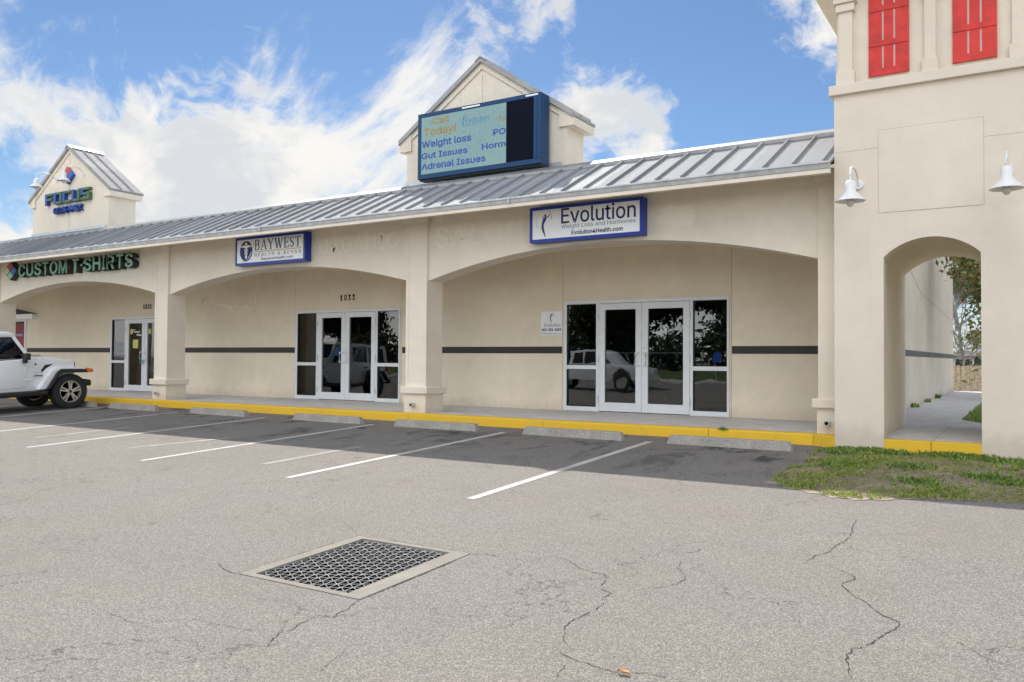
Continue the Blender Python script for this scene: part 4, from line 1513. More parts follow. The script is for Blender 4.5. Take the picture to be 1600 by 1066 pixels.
# --- blue framed sign right of the middle column
SY0, SY1 = 12.36, 12.545
t = box_sign('evolution_sign', 'blue framed white sign reading Evolution Weight Loss and Hormones over the right arch', -7.40, -5.275, 3.215, 3.83, SY0, SY1, 0.055)
y = SY0 + 0.002
text('lettering', 'Evolution', -6.775, -5.40, 3.505, 3.775, y, M['navy'], t, 0.006, 0.006)
text('lettering', 'Weight Loss and Hormones', -6.775, -5.405, 3.405, 3.492, y, M['greyprint'], t, 0.006, 0.0)
text('lettering', 'Evolution4Health.com', -6.575, -5.63, 3.305, 3.378, y, M['navy'], t, 0.006, 0.014)
archer(t, -7.16, 3.30, 0.44, y, M['navy'], M['pale'])

# --- blue framed sign over the middle arch
t = box_sign('baywest_sign', 'blue framed white sign reading BAYWEST Health and Rehab over the middle arch', -15.09, -12.90, 3.23, 3.855, SY0, SY1, 0.055)
# serif capitals drawn as strokes
gl_unused = {
 'B': [[(0, 0), (0, 1)], 'bowl'], 'A': 1, 'Y': 1, 'W': 1, 'E': 1, 'S': 1, 'T': 1}


def serif_word(parent, word, x0, x1, z0, z1, y, m):
    n = len(word)
    wide = {'B': 0.95, 'A': 1.15, 'Y': 1.1, 'W': 1.5, 'E': 0.9, 'S': 0.8, 'T': 1.0}
    tot = sum(wide[c] for c in word) + 0.10 * (n - 1)
    u = (x1 - x0) / tot
    h = z1 - z0
    T, N = 0.030, 0.013
    x = x0
    s = MB()
    e = 0
    for c in word:
        wd = wide[c] * u
        def st(pts, w_):
            nonlocal e
            e += 1
            strip(s, [(x + p[0] * wd, z0 + p[1] * h) for p in pts], w_, y + 0.00008 * (e % 9), 0.003)
        if c == 'B':
            st([(0.2, 0), (0.2, 1)], T)
            st([(0.05, 0.03), (0.5, 0.03)], N); st([(0.05, 0.97), (0.5, 0.97)], N); st([(0.2, 0.52), (0.5, 0.52)], N)
            st([(0.5 + 0.27 * math.sin(R(a)), 0.745 + 0.22 * math.cos(R(a))) for a in range(0, 181, 20)], [N + (T - N) * math.sin(R(a)) for a in range(0, 181, 20)])
            st([(0.5 + 0.36 * math.sin(R(a)), 0.275 + 0.245 * math.cos(R(a))) for a in range(0, 181, 20)], [N + (T - N) * math.sin(R(a)) for a in range(0, 181, 20)])
        elif c == 'A':
            st([(0.14, 0.02), (0.52, 1)], N); st([(0.50, 1), (0.86, 0.02)], T); st([(0.27, 0.34), (0.72, 0.34)], N)
            st([(0.0, 0.02), (0.30, 0.02)], N); st([(0.68, 0.02), (1.0, 0.02)], N)
        elif c == 'Y':
            st([(0.14, 0.98), (0.52, 0.45)], T); st([(0.86, 0.98), (0.52, 0.45)], N); st([(0.52, 0.48), (0.52, 0)], T)
            st([(0.0, 0.98), (0.30, 0.98)], N); st([(0.72, 0.98), (1.0, 0.98)], N); st([(0.36, 0.02), (0.68, 0.02)], N)
        elif c == 'W':
            st([(0.10, 0.98), (0.32, 0)], T); st([(0.52, 0.95), (0.32, 0)], N); st([(0.48, 0.98), (0.70, 0)], T); st([(0.92, 0.98), (0.70, 0)], N)
            st([(0.0, 0.98), (0.22, 0.98)], N); st([(0.38, 0.98), (0.58, 0.98)], N); st([(0.84, 0.98), (1.0, 0.98)], N)
        elif c == 'E':
            st([(0.25, 0), (0.25, 1)], T); st([(0.08, 0.97), (0.92, 0.97)], N); st([(0.08, 0.03), (0.95, 0.03)], N); st([(0.25, 0.52), (0.72, 0.52)], N)
            st([(0.90, 0.99), (0.90, 0.80)], N); st([(0.93, 0.01), (0.93, 0.22)], N); st([(0.70, 0.42), (0.70, 0.62)], N)
        elif c == 'S':
            st([(0.82, 0.82), (0.70, 0.95), (0.48, 0.98), (0.25, 0.90), (0.20, 0.74), (0.32, 0.60), (0.60, 0.46), (0.80, 0.32), (0.80, 0.16), (0.62, 0.04), (0.40, 0.02), (0.18, 0.14), (0.14, 0.22)], [N, N, N, N * 1.5, T * 0.8, T, T, T, T * 0.8, N * 1.5, N, N, N])
        elif c == 'T':
            st([(0.5, 0), (0.5, 1)], T); st([(0.03, 0.97), (0.97, 0.97)], N); st([(0.05, 0.99), (0.05, 0.80)], N); st([(0.95, 0.99), (0.95, 0.80)], N); st([(0.34, 0.02), (0.66, 0.02)], N)
        x += wd + 0.10 * u
    s.build('lettering', m, parent)


serif_word(t, 'BAYWEST', -14.46, -13.03, 3.545, 3.775, y - 0.001, M['navy'])
MB().box(-14.48, -13.02, y, y + 0.004, 3.505, 3.521).build('underline', M['gold'], t)
text('lettering', 'HEALTH & REHAB', -14.46, -13.03, 3.405, 3.482, y, M['greyprint'], t, 0.006, -0.004, 1.5)
text('lettering', 'BaywestHealth.com', -14.24, -13.27, 3.302, 3.372, y, M['navy'], t, 0.006, 0.0)
em = MB()
poly(em, [(-14.735 + 0.205 * math.cos(R(a)), 3.545 + 0.225 * math.sin(R(a))) for a in range(0, 360, 12)], y + 0.001)
em.build('emblem', M['navy'], t)
em = MB()
poly(em, [(-14.735 + 0.035 * math.cos(R(a)), 3.70 + 0.038 * math.sin(R(a))) for a in range(0, 360, 24)], y - 0.001)
strip(em, [(-14.735, 3.69), (-14.735, 3.36)], 0.022, y - 0.0012)
for s in (-1, 1):
    strip(em, [(-14.735, 3.625), (-14.735 + s * 0.08, 3.655), (-14.735 + s * 0.19, 3.64)], [0.05, 0.05, 0.01], y - 0.0014 - 0.0002 * s)
    strip(em, [(-14.735 + s * 0.058 * math.sin(R(a)) * (1 - a / 900), 3.60 - a / 540 * 0.22) for a in range(0, 541, 30)], 0.017, y - 0.0018 - 0.0002 * s)
strip(em, [(-14.70, 3.345), (-14.62, 3.42), (-14.555, 3.53)], [0.008, 0.022, 0.01], y - 0.001)
em.build('emblem_figure', M['face'], t)
em = MB()
strip(em, [(-14.50 + 0.0, 3.72), (-14.492, 3.66), (-14.50, 3.60)], [0.004, 0.022, 0.004], y + 0.0005)
strip(em, [(-14.90, 3.36), (-14.83, 3.305), (-14.74, 3.31)], [0.004, 0.022, 0.006], y + 0.0005)
em.build('emblem_flash', M['gold'], t)

# --- small white plaque beside the right storefront
t = thing('wall_plaque', 'small white plaque with a phone number beside the right storefront', 'sign', (-8.43, 15.0, 1.68))
MB().box(-8.678, -8.182, 14.982, 14.997, 1.685, 2.185).build('board', M['face'], t)
archer(t, -8.46, 1.95, 0.21, 14.978, M['navy'], M['pale'])
text('lettering', 'Evolution', -8.60, -8.22, 1.862, 1.945, 14.978, M['greyprint'], t, 0.004, 0.0)
text('lettering', '813-333-0093', -8.655, -8.20, 1.775, 1.832, 14.978, M['navy'], t, 0.004, 0.02)
text('lettering', 'evolution4health.com', -8.665, -8.19, 1.712, 1.742, 14.978, M['greyprint'], t, 0.004, 0.0)

# --- channel letters over the left arch
t = thing('channel_letter_sign', 'green raised letters reading CUSTOM T-SHIRTS with dark sides over the left arch', 'sign', (-21.6, 12.5, 3.4))
word = 'CUSTOM T-SHIRTS'
adv = {'C': 1.0, 'U': 1.0, 'S': 0.96, 'T': 0.88, 'O': 1.06, 'M': 1.14, ' ': 0.42, '-': 0.40, 'H': 1.0, 'I': 0.46, 'R': 1.0}
tot = sum(adv[c] for c in word)
u = 5.44 / tot
x = -24.33
for c in word:
    wd = adv[c] * u
    if c == ' ':
        x += wd
        continue
    h0, h1 = (3.405, 3.795) if c != '-' else (3.555, 3.63)
    L = text('letter', c, x + 0.025, x + wd - 0.025, h0, h1, 12.375, M['darkreturn'], t, 0.172, 0.022)
    text('letter_face', c, x + 0.036, x + wd - 0.036, h0 + 0.012, h1 - 0.012, 12.371, M['green'], L, 0.003, 0.018)
    x += wd
e = thing('emblem_sign', 'four diamond emblem in red, yellow, blue and green left of the green letters', 'sign', (-24.72, 12.5, 3.4))
for (cx_, cz_, mm) in ((-24.745, 3.755, 'emred'), (-24.93, 3.625, 'emyellow'), (-24.56, 3.62, 'emblue'), (-24.745, 3.485, 'emgreen')):
    q = [(cx_, cz_ + 0.138), (cx_ - 0.178, cz_), (cx_, cz_ - 0.138), (cx_ + 0.178, cz_)]
    MB().prism(q, 'Y', 12.375, 12.547).build('diamond', M['darkreturn'], e)
    q = [(cx_, cz_ + 0.118), (cx_ - 0.152, cz_), (cx_, cz_ - 0.118), (cx_ + 0.152, cz_)]
    MB().prism(q, 'Y', 12.369, 12.3745).build('diamond_face', M[mm] if mm in M else M['green'], e)

# --- letters on the left gable
t = thing('gable_lettering', 'blue and green raised letters reading FOCUS on the left gable', 'sign', (-24.8, 14.1, 5.8))


def tl(parent, strokes, x0, z0, u, h, y, th, mA, mB_):
    """squared letters: strokes as boxes in unit coordinates, A or B coloured"""
    for key, mm in (('A', mA), ('B', mB_)):
        m_ = MB()
        any_ = False
        for (k, a, b, c, d) in strokes:
            if k == key:
                m_.box(x0 + a * u, x0 + b * u, y, y + th, z0 + c * h, z0 + d * h)
                any_ = True
        if any_:
            m_.build('letter', mm, parent, bevel=0.008)


W_ = 0.26
LET = {
 'F': [('A', 0, W_, 0, 1), ('B', W_ + .01, 1, .78, 1), ('B', W_ + .01, .85, .38, .60)],
 'O': [('A', 0, W_, 0, 1), ('A', W_ + .002, .45, .79, 1), ('B', .452, 1, .79, 1), ('B', 1 - W_, 1, 0, .788), ('B', W_ + .002, .738, 0, .21)],
 'C': [('A', 0, W_, 0, 1), ('B', W_ + .01, 1, .79, 1), ('B', W_ + .01, 1, 0, .21)],
 'U': [('A', 0, W_, 0, 1), ('B', W_ + .01, .735, 0, .21), ('B', .74, 1, 0, 1)],
 'S': [('A', 0, W_, .40, 1), ('B', W_ + .002, 1, .79, 1), ('B', W_ + .002, 1, .40, .60), ('B', .74, 1, 0, .398), ('B', 0, .738, 0, .21)]}
x = -25.98
for c in 'FOCUS':
    wd = 0.43 if c != 'S' else 0.44
    tl(t, LET[c], x, 5.86 + 0.0, wd, 0.36, 13.98, 0.118, M['focusblue'], M['focusgreen'])
    x += wd + 0.055
text('lettering', 'GRAPHIX', -25.55, -24.02, 5.56, 5.76, 14.0, M['focusblue'], t, 0.098, 0.02)
e = thing('gable_emblem', 'small red and blue cube emblem at the top of the left gable', 'sign', (-24.8, 14.1, 6.4))
for (cx_, cz_, mm) in ((-24.80, 6.82, 'emred'), (-24.95, 6.69, 'emyellow'), (-24.65, 6.69, 'emblue'), (-24.80, 6.56, 'focusblue')):
    q = [(cx_, cz_ + 0.13), (cx_ - 0.145, cz_), (cx_, cz_ - 0.13), (cx_ + 0.145, cz_)]
    MB().prism(q, 'Y', 13.99, 14.098).build('diamond', M[mm], e)

# --- LED message board on the right gable
t = thing('led_message_board', 'blue framed LED message board listing weight loss and hormones on the right gable', 'screen', (-9.44, 14.0, 4.95))
lx0, lx1, lz0, lz1 = -10.94, -7.945, 4.96, 6.345
ly0 = 13.65
cb = MB()
cb.box(lx0, lx1, ly0 + 0.03, 13.99, lz0, lz1)
cb.build('cabinet', M['ledblue'], t, bevel=0.01)
bz = MB()
bz.box(lx0, lx1, ly0, ly0 + 0.029, lz1 - 0.085, lz1)
bz.box(lx0, lx1, ly0, ly0 + 0.029, lz0, lz0 + 0.10)
bz.box(lx0, lx0 + 0.085, ly0, ly0 + 0.029, lz0 + 0.1005, lz1 - 0.0855)
bz.box(lx1 - 0.155, lx1, ly0, ly0 + 0.029, lz0 + 0.1005, lz1 - 0.0855)
bz.box(lx1 - 0.115, lx1 - 0.075, ly0 - 0.012, ly0 - 0.0005, lz0 + 0.1005, lz1 - 0.0855)
bz.build('bezel', M['ledblue'], t, bevel=0.006)
tr = MB()
tr.box(lx0 + 0.02, lx1 - 0.02, ly0 + 0.04, 13.9, lz0 - 0.03, lz0 - 0.001)
tr.build('base_tray', M['black'], t)
for x in (lx0 + 0.5, lx1 - 0.5):
    MB().box(x - 0.05, x + 0.05, 13.86, 14.09, lz0 - 0.06, lz0 - 0.031).build('bracket', M['flash'], t)
sx0, sx1, sz0, sz1 = lx0 + 0.085, lx1 - 0.155, lz0 + 0.10, lz1 - 0.085
split = -8.735
MB().box(sx0, split, ly0 + 0.012, ly0 + 0.028, sz0, sz1).build('display', M['led'], t)
MB().box(split + 0.001, sx1, ly0 + 0.012, ly0 + 0.028, sz0, sz1).build('dead_panel', M['ledblank'], t)
yy = ly0 + 0.009
WS, HS = sx1 - sx0, sz1 - sz0
sxp = lambda px: sx0 + (px - 259) / (1036 - 259) * WS       # helper for spacing lettering across the display


def ltext(s, a, b, c, d, m_, bold=0.02):
    text('lettering', s, a, b, sz0 + c * HS, sz0 + d * HS, yy, m_, t, 0.003, bold)


ltext('Call', -10.56, -10.13, 0.855, 0.965, M['led_gold'], 0.015)
ltext('Today!', -10.79, -9.95, 0.63, 0.80, M['led_gold'], 0.015)
ltext('Weight loss', -10.845, -9.57, 0.43, 0.585, M['led_blue'], 0.019)
ltext('Gut Issues', -10.845, -9.665, 0.265, 0.375, M['led_blue'], 0.019)
ltext('Adrenal Issues', -10.845, -9.22, 0.075, 0.19, M['led_blue'], 0.019)
ltext('PO', -9.04, -8.745, 0.485, 0.585, M['led_blue'], 0.019)
ltext('Horm', -9.31, -8.742, 0.275, 0.375, M['led_blue'], 0.019)
ltext('To', -8.93, -8.742, 0.70, 0.795, M['led_gold'], 0.015)
ltext('Evolution', -9.72, -9.14, 0.765, 0.86, M['led_cyan'], 0.0)
archer(t, -9.80, sz0 + 0.70 * HS, 0.28, yy, M['led_cyan'], M['led_cyan'])
MB().box(-9.74, -9.18, yy, yy + 0.003, sz0 + 0.735 * HS, sz0 + 0.743 * HS).build('rule', M['led_cyan'], t)
MB().box(-9.80, -9.36, ly0 - 0.004, ly0 - 0.0005, lz1 - 0.055, lz1 - 0.025).build('maker_strip', M['face'], t)
MB().box(-8.28, -8.0, ly0 - 0.004, ly0 - 0.0005, lz1 - 0.055, lz1 - 0.025).build('maker_strip', M['face'], t)

# --- house numbers
tag(text('house_number', '1033', -14.40, -13.93, 2.60, 2.745, 14.985, M['black'], None, 0.012, 0.01, 1.5), 'black house number 1033 on the wall above the middle storefront', 'number')
tag(text('house_number', '1025', -22.36, -21.98, 2.60, 2.745, 14.985, M['black'], None, 0.012, 0.01, 1.4), 'black house number 1025 on the wall above the left storefront', 'number')
# --- poster in the far left window
t = thing('window_poster', 'dark red poster with white lettering in the far left window', 'poster', (-29.4, 15.05, 1.0))
MB().box(-29.91, -28.96, 14.994, 15.006, 0.99, 2.30).build('sheet', M['poster'], t)
MB().box(-29.6, -29.1, 14.989, 14.9935, 1.86, 1.94).build('print', M['greyprint'], t)
# --- stickers on the left storefront
X3 = SF[2]
t = thing('door_sticker', 'white lettering and yellow stickers on the glass of the left storefront', 'sticker', (X3 + 1.2, 14.99, 1.2))
st = MB()
for k in range(5):
    strip(st, [(X3 + 1.16 + 0.055 * k, 1.915 + 0.02 * math.sin(k * 2)), (X3 + 1.20 + 0.055 * k, 1.95 - 0.03 * (k % 2)), (X3 + 1.235 + 0.055 * k, 1.915)], 0.022, 14.990 + 0.0003 * k)
strip(st, [(X3 + 1.30, 1.83), (X3 + 1.38, 1.85), (X3 + 1.45, 1.82), (X3 + 1.53, 1.84)], 0.035, 14.991)
strip(st, [(X3 + 1.13, 1.99), (X3 + 1.22, 1.99)], 0.02, 14.991)
st.build('script', M['face'], t)
for xe in (1.05, 1.93):
    ys = MB()
    poly(ys, [(X3 + xe + 0.075 * math.cos(R(a)), 1.94 + 0.085 * math.sin(R(a))) for a in range(0, 360, 45)], 14.991)
    ys.build('emblem', M['yellowsticker'], t)
MB().box(X3 + 1.12, X3 + 1.38, 14.990, 14.993, 1.44, 1.70).build('notice', M['yellowsticker'], t)
for z_, a, b, h_ in ((1.50, 0.13, 0.60, 0.115), (1.23, 0.13, 0.66, 0.115), (1.375, 0.14, 0.40, 0.025)):
    MB().box(X3 + a, X3 + b, 15.008, 15.0115, z_, z_ + h_).build('window_strip', M['greyprint'], t)
MB().box(X3 + 0.15, X3 + 0.40, 15.05, 15.056, 1.63, 2.12).build('notice', M['face'], t)
lt = thing('cable_lock', 'teal cable lock hanging from the left storefront door handle', 'lock', (X3 + 1.70, 14.89, 1.05))
pts = [(X3 + 1.70 + 0.10 * math.cos(R(a)), 14.885 + 0.012 * math.sin(R(2 * a)), 1.03 + 0.055 * math.sin(R(a))) for a in range(0, 361, 24)]
MB().tube(pts, 0.012, 8).build('cable', M['teal'], lt, smooth=True)
MB().box(X3 + 1.62, X3 + 1.67, 14.872, 14.905, 1.05, 1.12).build('lock_body', M['teal'], lt, bevel=0.006)
# --- pale blue bin inside the middle storefront
t = thing('storage_bin', 'pale blue storage bin behind the lower left glass of the middle storefront', 'bin', (SF[1] + 0.45, 15.4, 0.15))
MB().hexa([(SF[1] + 0.18, 15.16, 0.15), (SF[1] + 0.98, 15.16, 0.15), (SF[1] + 0.98, 15.6, 0.15), (SF[1] + 0.18, 15.6, 0.15), (SF[1] + 0.13, 15.10, 0.62), (SF[1] + 1.03, 15.10, 0.62), (SF[1] + 1.03, 15.66, 0.62), (SF[1] + 0.13, 15.66, 0.62)]).build('body', M['bin'], t, bevel=0.01)
MB().box(SF[1] + 0.11, SF[1] + 1.05, 15.08, 15.68, 0.622, 0.665).build('lid', M['bin'], t, bevel=0.008)


# ================================================================== LAMPS
def wall_lamp(label, x, yw, zm, group, out=0.64, s=1.0):
    """gooseneck barn lamp: mount on the wall at yw, zm"""
    t = thing('barn_wall_lamp', label, 'lamp', (x, yw, zm), group)
    MB().lathe([(0.0, -0.03), (0.055 * s, -0.03), (0.068 * s, -0.012), (0.07 * s, 0)], (x, yw, zm), 'Y', 20).build('mount', M['lampwhite'], t, smooth=True)
    yl = yw - out * s
    tz = zm + 0.10 * s
    pts = [(x, yw - 0.02, zm)]
    for k in range(13):
        a = R(-90 + 15 * k)
        f = k / 12
        pts.append((x, yw - (0.06 + (out - 0.06) * (0.5 - 0.5 * math.cos(PI * f))) * s, zm + 0.145 * s * math.sin(PI * min(1, f * 1.0)) ** 0.8 + 0.03 * f * s))
    pts.append((x, yl, zm - 0.04 * s))
    MB().tube(pts, 0.013 * s, 10).build('arm', M['lampwhite'], t, smooth=True)
    z0_ = zm - 0.325 * s
    prof = [(0.02, 0.275), (0.045, 0.268), (0.062, 0.245), (0.066, 0.21), (0.066, 0.145), (0.072, 0.118), (0.185, 0.012), (0.188, 0.0), (0.182, 0.002), (0.068, 0.105), (0.05, 0.12)]
    shd = MB().lathe([(r * s, h * s) for r, h in prof], (x, yl, z0_), 'Z', 32).build('shade', M['lampwhite'], t, smooth=True)
    MB().ball((x, yl, z0_ - 0.012 * s), 0.052 * s, None, 0.062 * s, 18, 12).build('bulb', M['bulb'], t, smooth=True)
    MB().lathe([(0.02 * s, 0.03 * s), (0.02 * s, 0.115 * s)], (x, yl, z0_), 'Z', 12).build('socket', M['pale'], t)
    return t


G_ = 'white gooseneck wall lamps'
wall_lamp('white gooseneck barn lamp on the tower wall, left of the blank panel', -1.965, TY0, 3.594, G_)
wall_lamp('white gooseneck barn lamp on the tower wall, right of the blank panel', -0.222, TY0, 3.575, G_)
wall_lamp('white gooseneck barn lamp at the left edge of the left gable', -25.52, 14.1, 6.63, G_, 0.64, 1.0)
wall_lamp('white gooseneck barn lamp in front of the emblem on the left gable', -24.02, 14.1, 6.66, G_, 0.64, 1.0)

# ================================================================== WHEEL STOPS
WSX = [(-3.64, 'pale concrete wheel stop nearest the tower and the grass verge'),
       (-6.14, 'concrete wheel stop in front of the right storefront doors, second from the tower'),
       (-8.84, 'concrete wheel stop just right of the middle column, third from the tower'),
       (-11.44, 'concrete wheel stop just left of the middle column, fourth from the tower'),
       (-14.62, 'grey concrete wheel stop in front of the middle storefront, fifth from the tower'),
       (-17.62, 'dark stained concrete wheel stop beside the left column'),
       (-20.05, 'concrete wheel stop under the front wheel of the white off-road car')]
proto = None
for i, (x, lab) in enumerate(WSX):
    if proto is None:
        t = thing('wheel_stop', lab, 'wheel stop', (x, 11.60, gz(11.6)), 'concrete wheel stops along the kerb')
        g0 = gz(11.6)
        mb = MB()
        L = 0.905
        mb.hexa([(x - L, 11.52, g0 - 0.02), (x + L, 11.52, g0 - 0.02), (x + L, 11.68, g0 - 0.02), (x - L, 11.68, g0 - 0.02),
                 (x - L + 0.05, 11.555, g0 + 0.125), (x + L - 0.05, 11.555, g0 + 0.125), (x + L - 0.05, 11.645, g0 + 0.125), (x - L + 0.05, 11.645, g0 + 0.125)])
        body = mb.build('concrete_block', M['stop'], t, bevel=0.018)
        for s in (-0.62, 0.62):
            MB().lathe([(0.0, 0.001), (0.016, 0.001)], (x + s, 11.60, g0 + 0.1255), 'Z', 12).build('rebar_pin', M['crack'], body)
        proto = t
    else:
        c = copy_tree(proto, (x - WSX[0][0], 0, 0))
        c['label'] = lab
        r_ = random.Random(i)
        c.rotation_euler = (0, 0, r_.uniform(-0.012, 0.012))


# ================================================================== WHITE OFF-ROAD CAR
def wheel(parent, xo, yc, zc, side, rr=0.41, rim=0.262, wdt=0.25, rimmat='alloy'):
    """side +1: outer face towards +X; xo is the outer face"""
    xi = xo - side * wdt
    a, b = (xi, xo) if side > 0 else (xo, xi)
    t = MB().lathe([(rim, 0.0), (rr - 0.05, 0.0), (rr - 0.012, 0.022), (rr, 0.05), (rr, b - a - 0.05), (rr - 0.012, b - a - 0.022), (rr - 0.05, b - a), (rim, b - a)], (a, yc, zc), 'X', 48, closed=True)
    for k in range(44):
        an = 2 * PI * k / 44
        ca, sa = math.cos(an), math.sin(an)
        for q in (0.03, b - a - 0.10):
            c0 = Vector((a + q, yc + ca * (rr + 0.004), zc + sa * (rr + 0.004)))
            tg = Vector((0, -sa, ca)) * 0.018
            rd = Vector((0, ca, sa)) * 0.009
            xx = Vector((0.07, 0, 0))
            t.hexa([c0 - tg - rd, c0 + tg - rd, c0 + tg - rd + xx, c0 - tg - rd + xx, c0 - tg + rd, c0 + tg + rd, c0 + tg + rd + xx, c0 - tg + rd + xx])
    w_ = t.build('wheel', M['rubber'], parent)
    xf = xo - side * 0.012
    rm = MB()
    if side > 0:
        rm.lathe([(rim + 0.004, -0.16), (rim + 0.004, 0.0), (rim - 0.016, 0.004), (rim - 0.026, -0.02), (rim - 0.026, -0.16)], (xf, yc, zc), 'X', 40, closed=True)
    else:
        rm.lathe([(rim + 0.004, 0.16), (rim + 0.004, 0.0), (rim - 0.016, -0.004), (rim - 0.026, 0.02), (rim - 0.026, 0.16)], (xf, yc, zc), 'X', 40, closed=True)
    for k in range(5):
        for dlt in (-0.15, 0.15):
            an = 2 * PI * k / 5 + PI / 2
            a1, a2 = an + dlt * 1.6, an + dlt
            p1 = Vector((0, math.cos(a1) * 0.05, math.sin(a1) * 0.05))
            p2 = Vector((0, math.cos(a2) * (rim - 0.01), math.sin(a2) * (rim - 0.01)))
            d_ = (p2 - p1).normalized()
            nr = Vector((0, -d_.z, d_.y)) * 0.017
            cc = Vector((xf - side * 0.03, yc, zc))
            e1 = Vector((side * 0.024, 0, 0))
            e0 = Vector((-side * 0.02, 0, 0))
            rm.hexa([cc + p1 - nr + e0, cc + p2 - nr + e0, cc + p2 + nr + e0, cc + p1 + nr + e0, cc + p1 - nr + e1, cc + p2 - nr + e1, cc + p2 + nr + e1, cc + p1 + nr + e1])
    rm.lathe([(0.0, 0.0), (0.062, 0.0), (0.062, -side * 0.04)] if side > 0 else [(0.0, 0.0), (0.062, 0.0), (0.062, 0.04)], (xf - side * 0.004, yc, zc), 'X', 20)
    rm.build('rim', M[rimmat], w_)
    MB().lathe([(0.0, 0.0), (rim - 0.02, 0.0)], (xf - side * 0.11, yc, zc), 'X', 32).build('brake_disc', M['darkalloy'], w_)
    MB().lathe([(0.0, 0.0), (0.034, 0.0), (0.034, -side * 0.008)], (xf + side * 0.003, yc, zc), 'X', 16).build('hub_cap', M['black'], w_)
    return w_


JX = -19.42                # right-hand body side
JW = 1.60
JF = 11.10                 # front axle
JG = gz(JF)
J = thing('white_offroad_car', 'white boxy off-road car with black flares parked nose-in at the left', 'car', (JX - JW / 2, 9.6, gz(9.6)))
jl, jr = JX - JW, JX
WB = 3.0
gs = 0.041
# every height below is measured from the ground at that spot, which slopes
zz = lambda y, h: gz(JF) + (y - JF) * gs + h


def car_prism(pts, x0, x1):
    m_ = MB()
    m_.prism([(y_, zz(y_, h_)) for y_, h_ in pts], 'X', x0, x1)
    return m_


# tub with the rear body, cowl and engine bay
body = [(JF - WB - 0.72, 0.56), (JF - WB - 0.74, 1.12), (JF - 1.14, 1.20), (JF - 0.93, 1.275), (JF - 0.55, 1.235), (JF + 0.10, 1.155), (JF + 0.14, 1.10), (JF + 0.14, 0.62), (JF - 0.40, 0.62), (JF - 0.58, 0.47), (JF - WB + 0.46, 0.47), (JF - WB + 0.40, 0.72), (JF - WB, 0.86), (JF - WB - 0.40, 0.72), (JF - WB - 0.46, 0.56)]
bo = car_prism([p for p in body], jl + 0.02, jr - 0.02).build('body', M['carwhite'], J, bevel=0.02, smooth=True)
# bonnet, a little narrower and crowned
bn = MB()
for s0, s1, h0, h1 in ((0.0, 0.25, 0.0, 0.035), (0.25, 0.75, 0.035, 0.035), (0.75, 1.0, 0.035, 0.0)):
    xa = jl + 0.14 + (JW - 0.28) * s0
    xb = jl + 0.14 + (JW - 0.28) * s1
    ya, yb = JF - 0.94, JF + 0.15
    za, zb = zz(ya, 1.262), zz(yb, 1.125)
    ym, zm_ = JF - 0.3, zz(JF - 0.3, 1.225)
    for (y0_, z0_, y1_, z1_) in ((ya, za, ym, zm_), (ym, zm_, yb, zb)):
        bn.hexa([(xa, y0_, z0_ - 0.08), (xb, y0_, z0_ - 0.08), (xb, y1_, z1_ - 0.08), (xa, y1_, z1_ - 0.08), (xa, y0_, z0_ + h0), (xb, y0_, z0_ + h1), (xb, y1_, z1_ + h1), (xa, y1_, z1_ + h0)])
bn.build('bonnet', M['carwhite'], J, weld=True, smooth=True)
# flat upright grille
gr_ = car_prism([(JF + 0.142, 0.66), (JF + 0.19, 0.66), (JF + 0.20, 1.02), (JF + 0.16, 1.12), (JF + 0.142, 1.12)], jl + 0.20, jr - 0.20).build('grille', M['carwhite'], J)
for k in range(7):
    xk = jl + 0.48 + k * 0.107
    car_prism([(JF + 0.150, 0.74), (JF + 0.196, 0.74), (JF + 0.203, 1.00), (JF + 0.150, 1.00)], xk - 0.028, xk + 0.028).build('grille_slot', M['black'], gr_)
for s in (jl + 0.34, jr - 0.34):
    MB().lathe([(0.0, 0.0), (0.085, 0.0), (0.09, -0.05)], (s, JF + 0.215, zz(JF + 0.2, 0.90)), 'Y', 24).build('headlight', M['lens'], J, smooth=True)
car_prism([(JF + 0.10, 1.145), (JF + 0.215, 1.09), (JF + 0.215, 0.99), (JF + 0.195, 0.99)], jr - 0.20, jr - 0.135).build('grille_corner', M['black'], J)
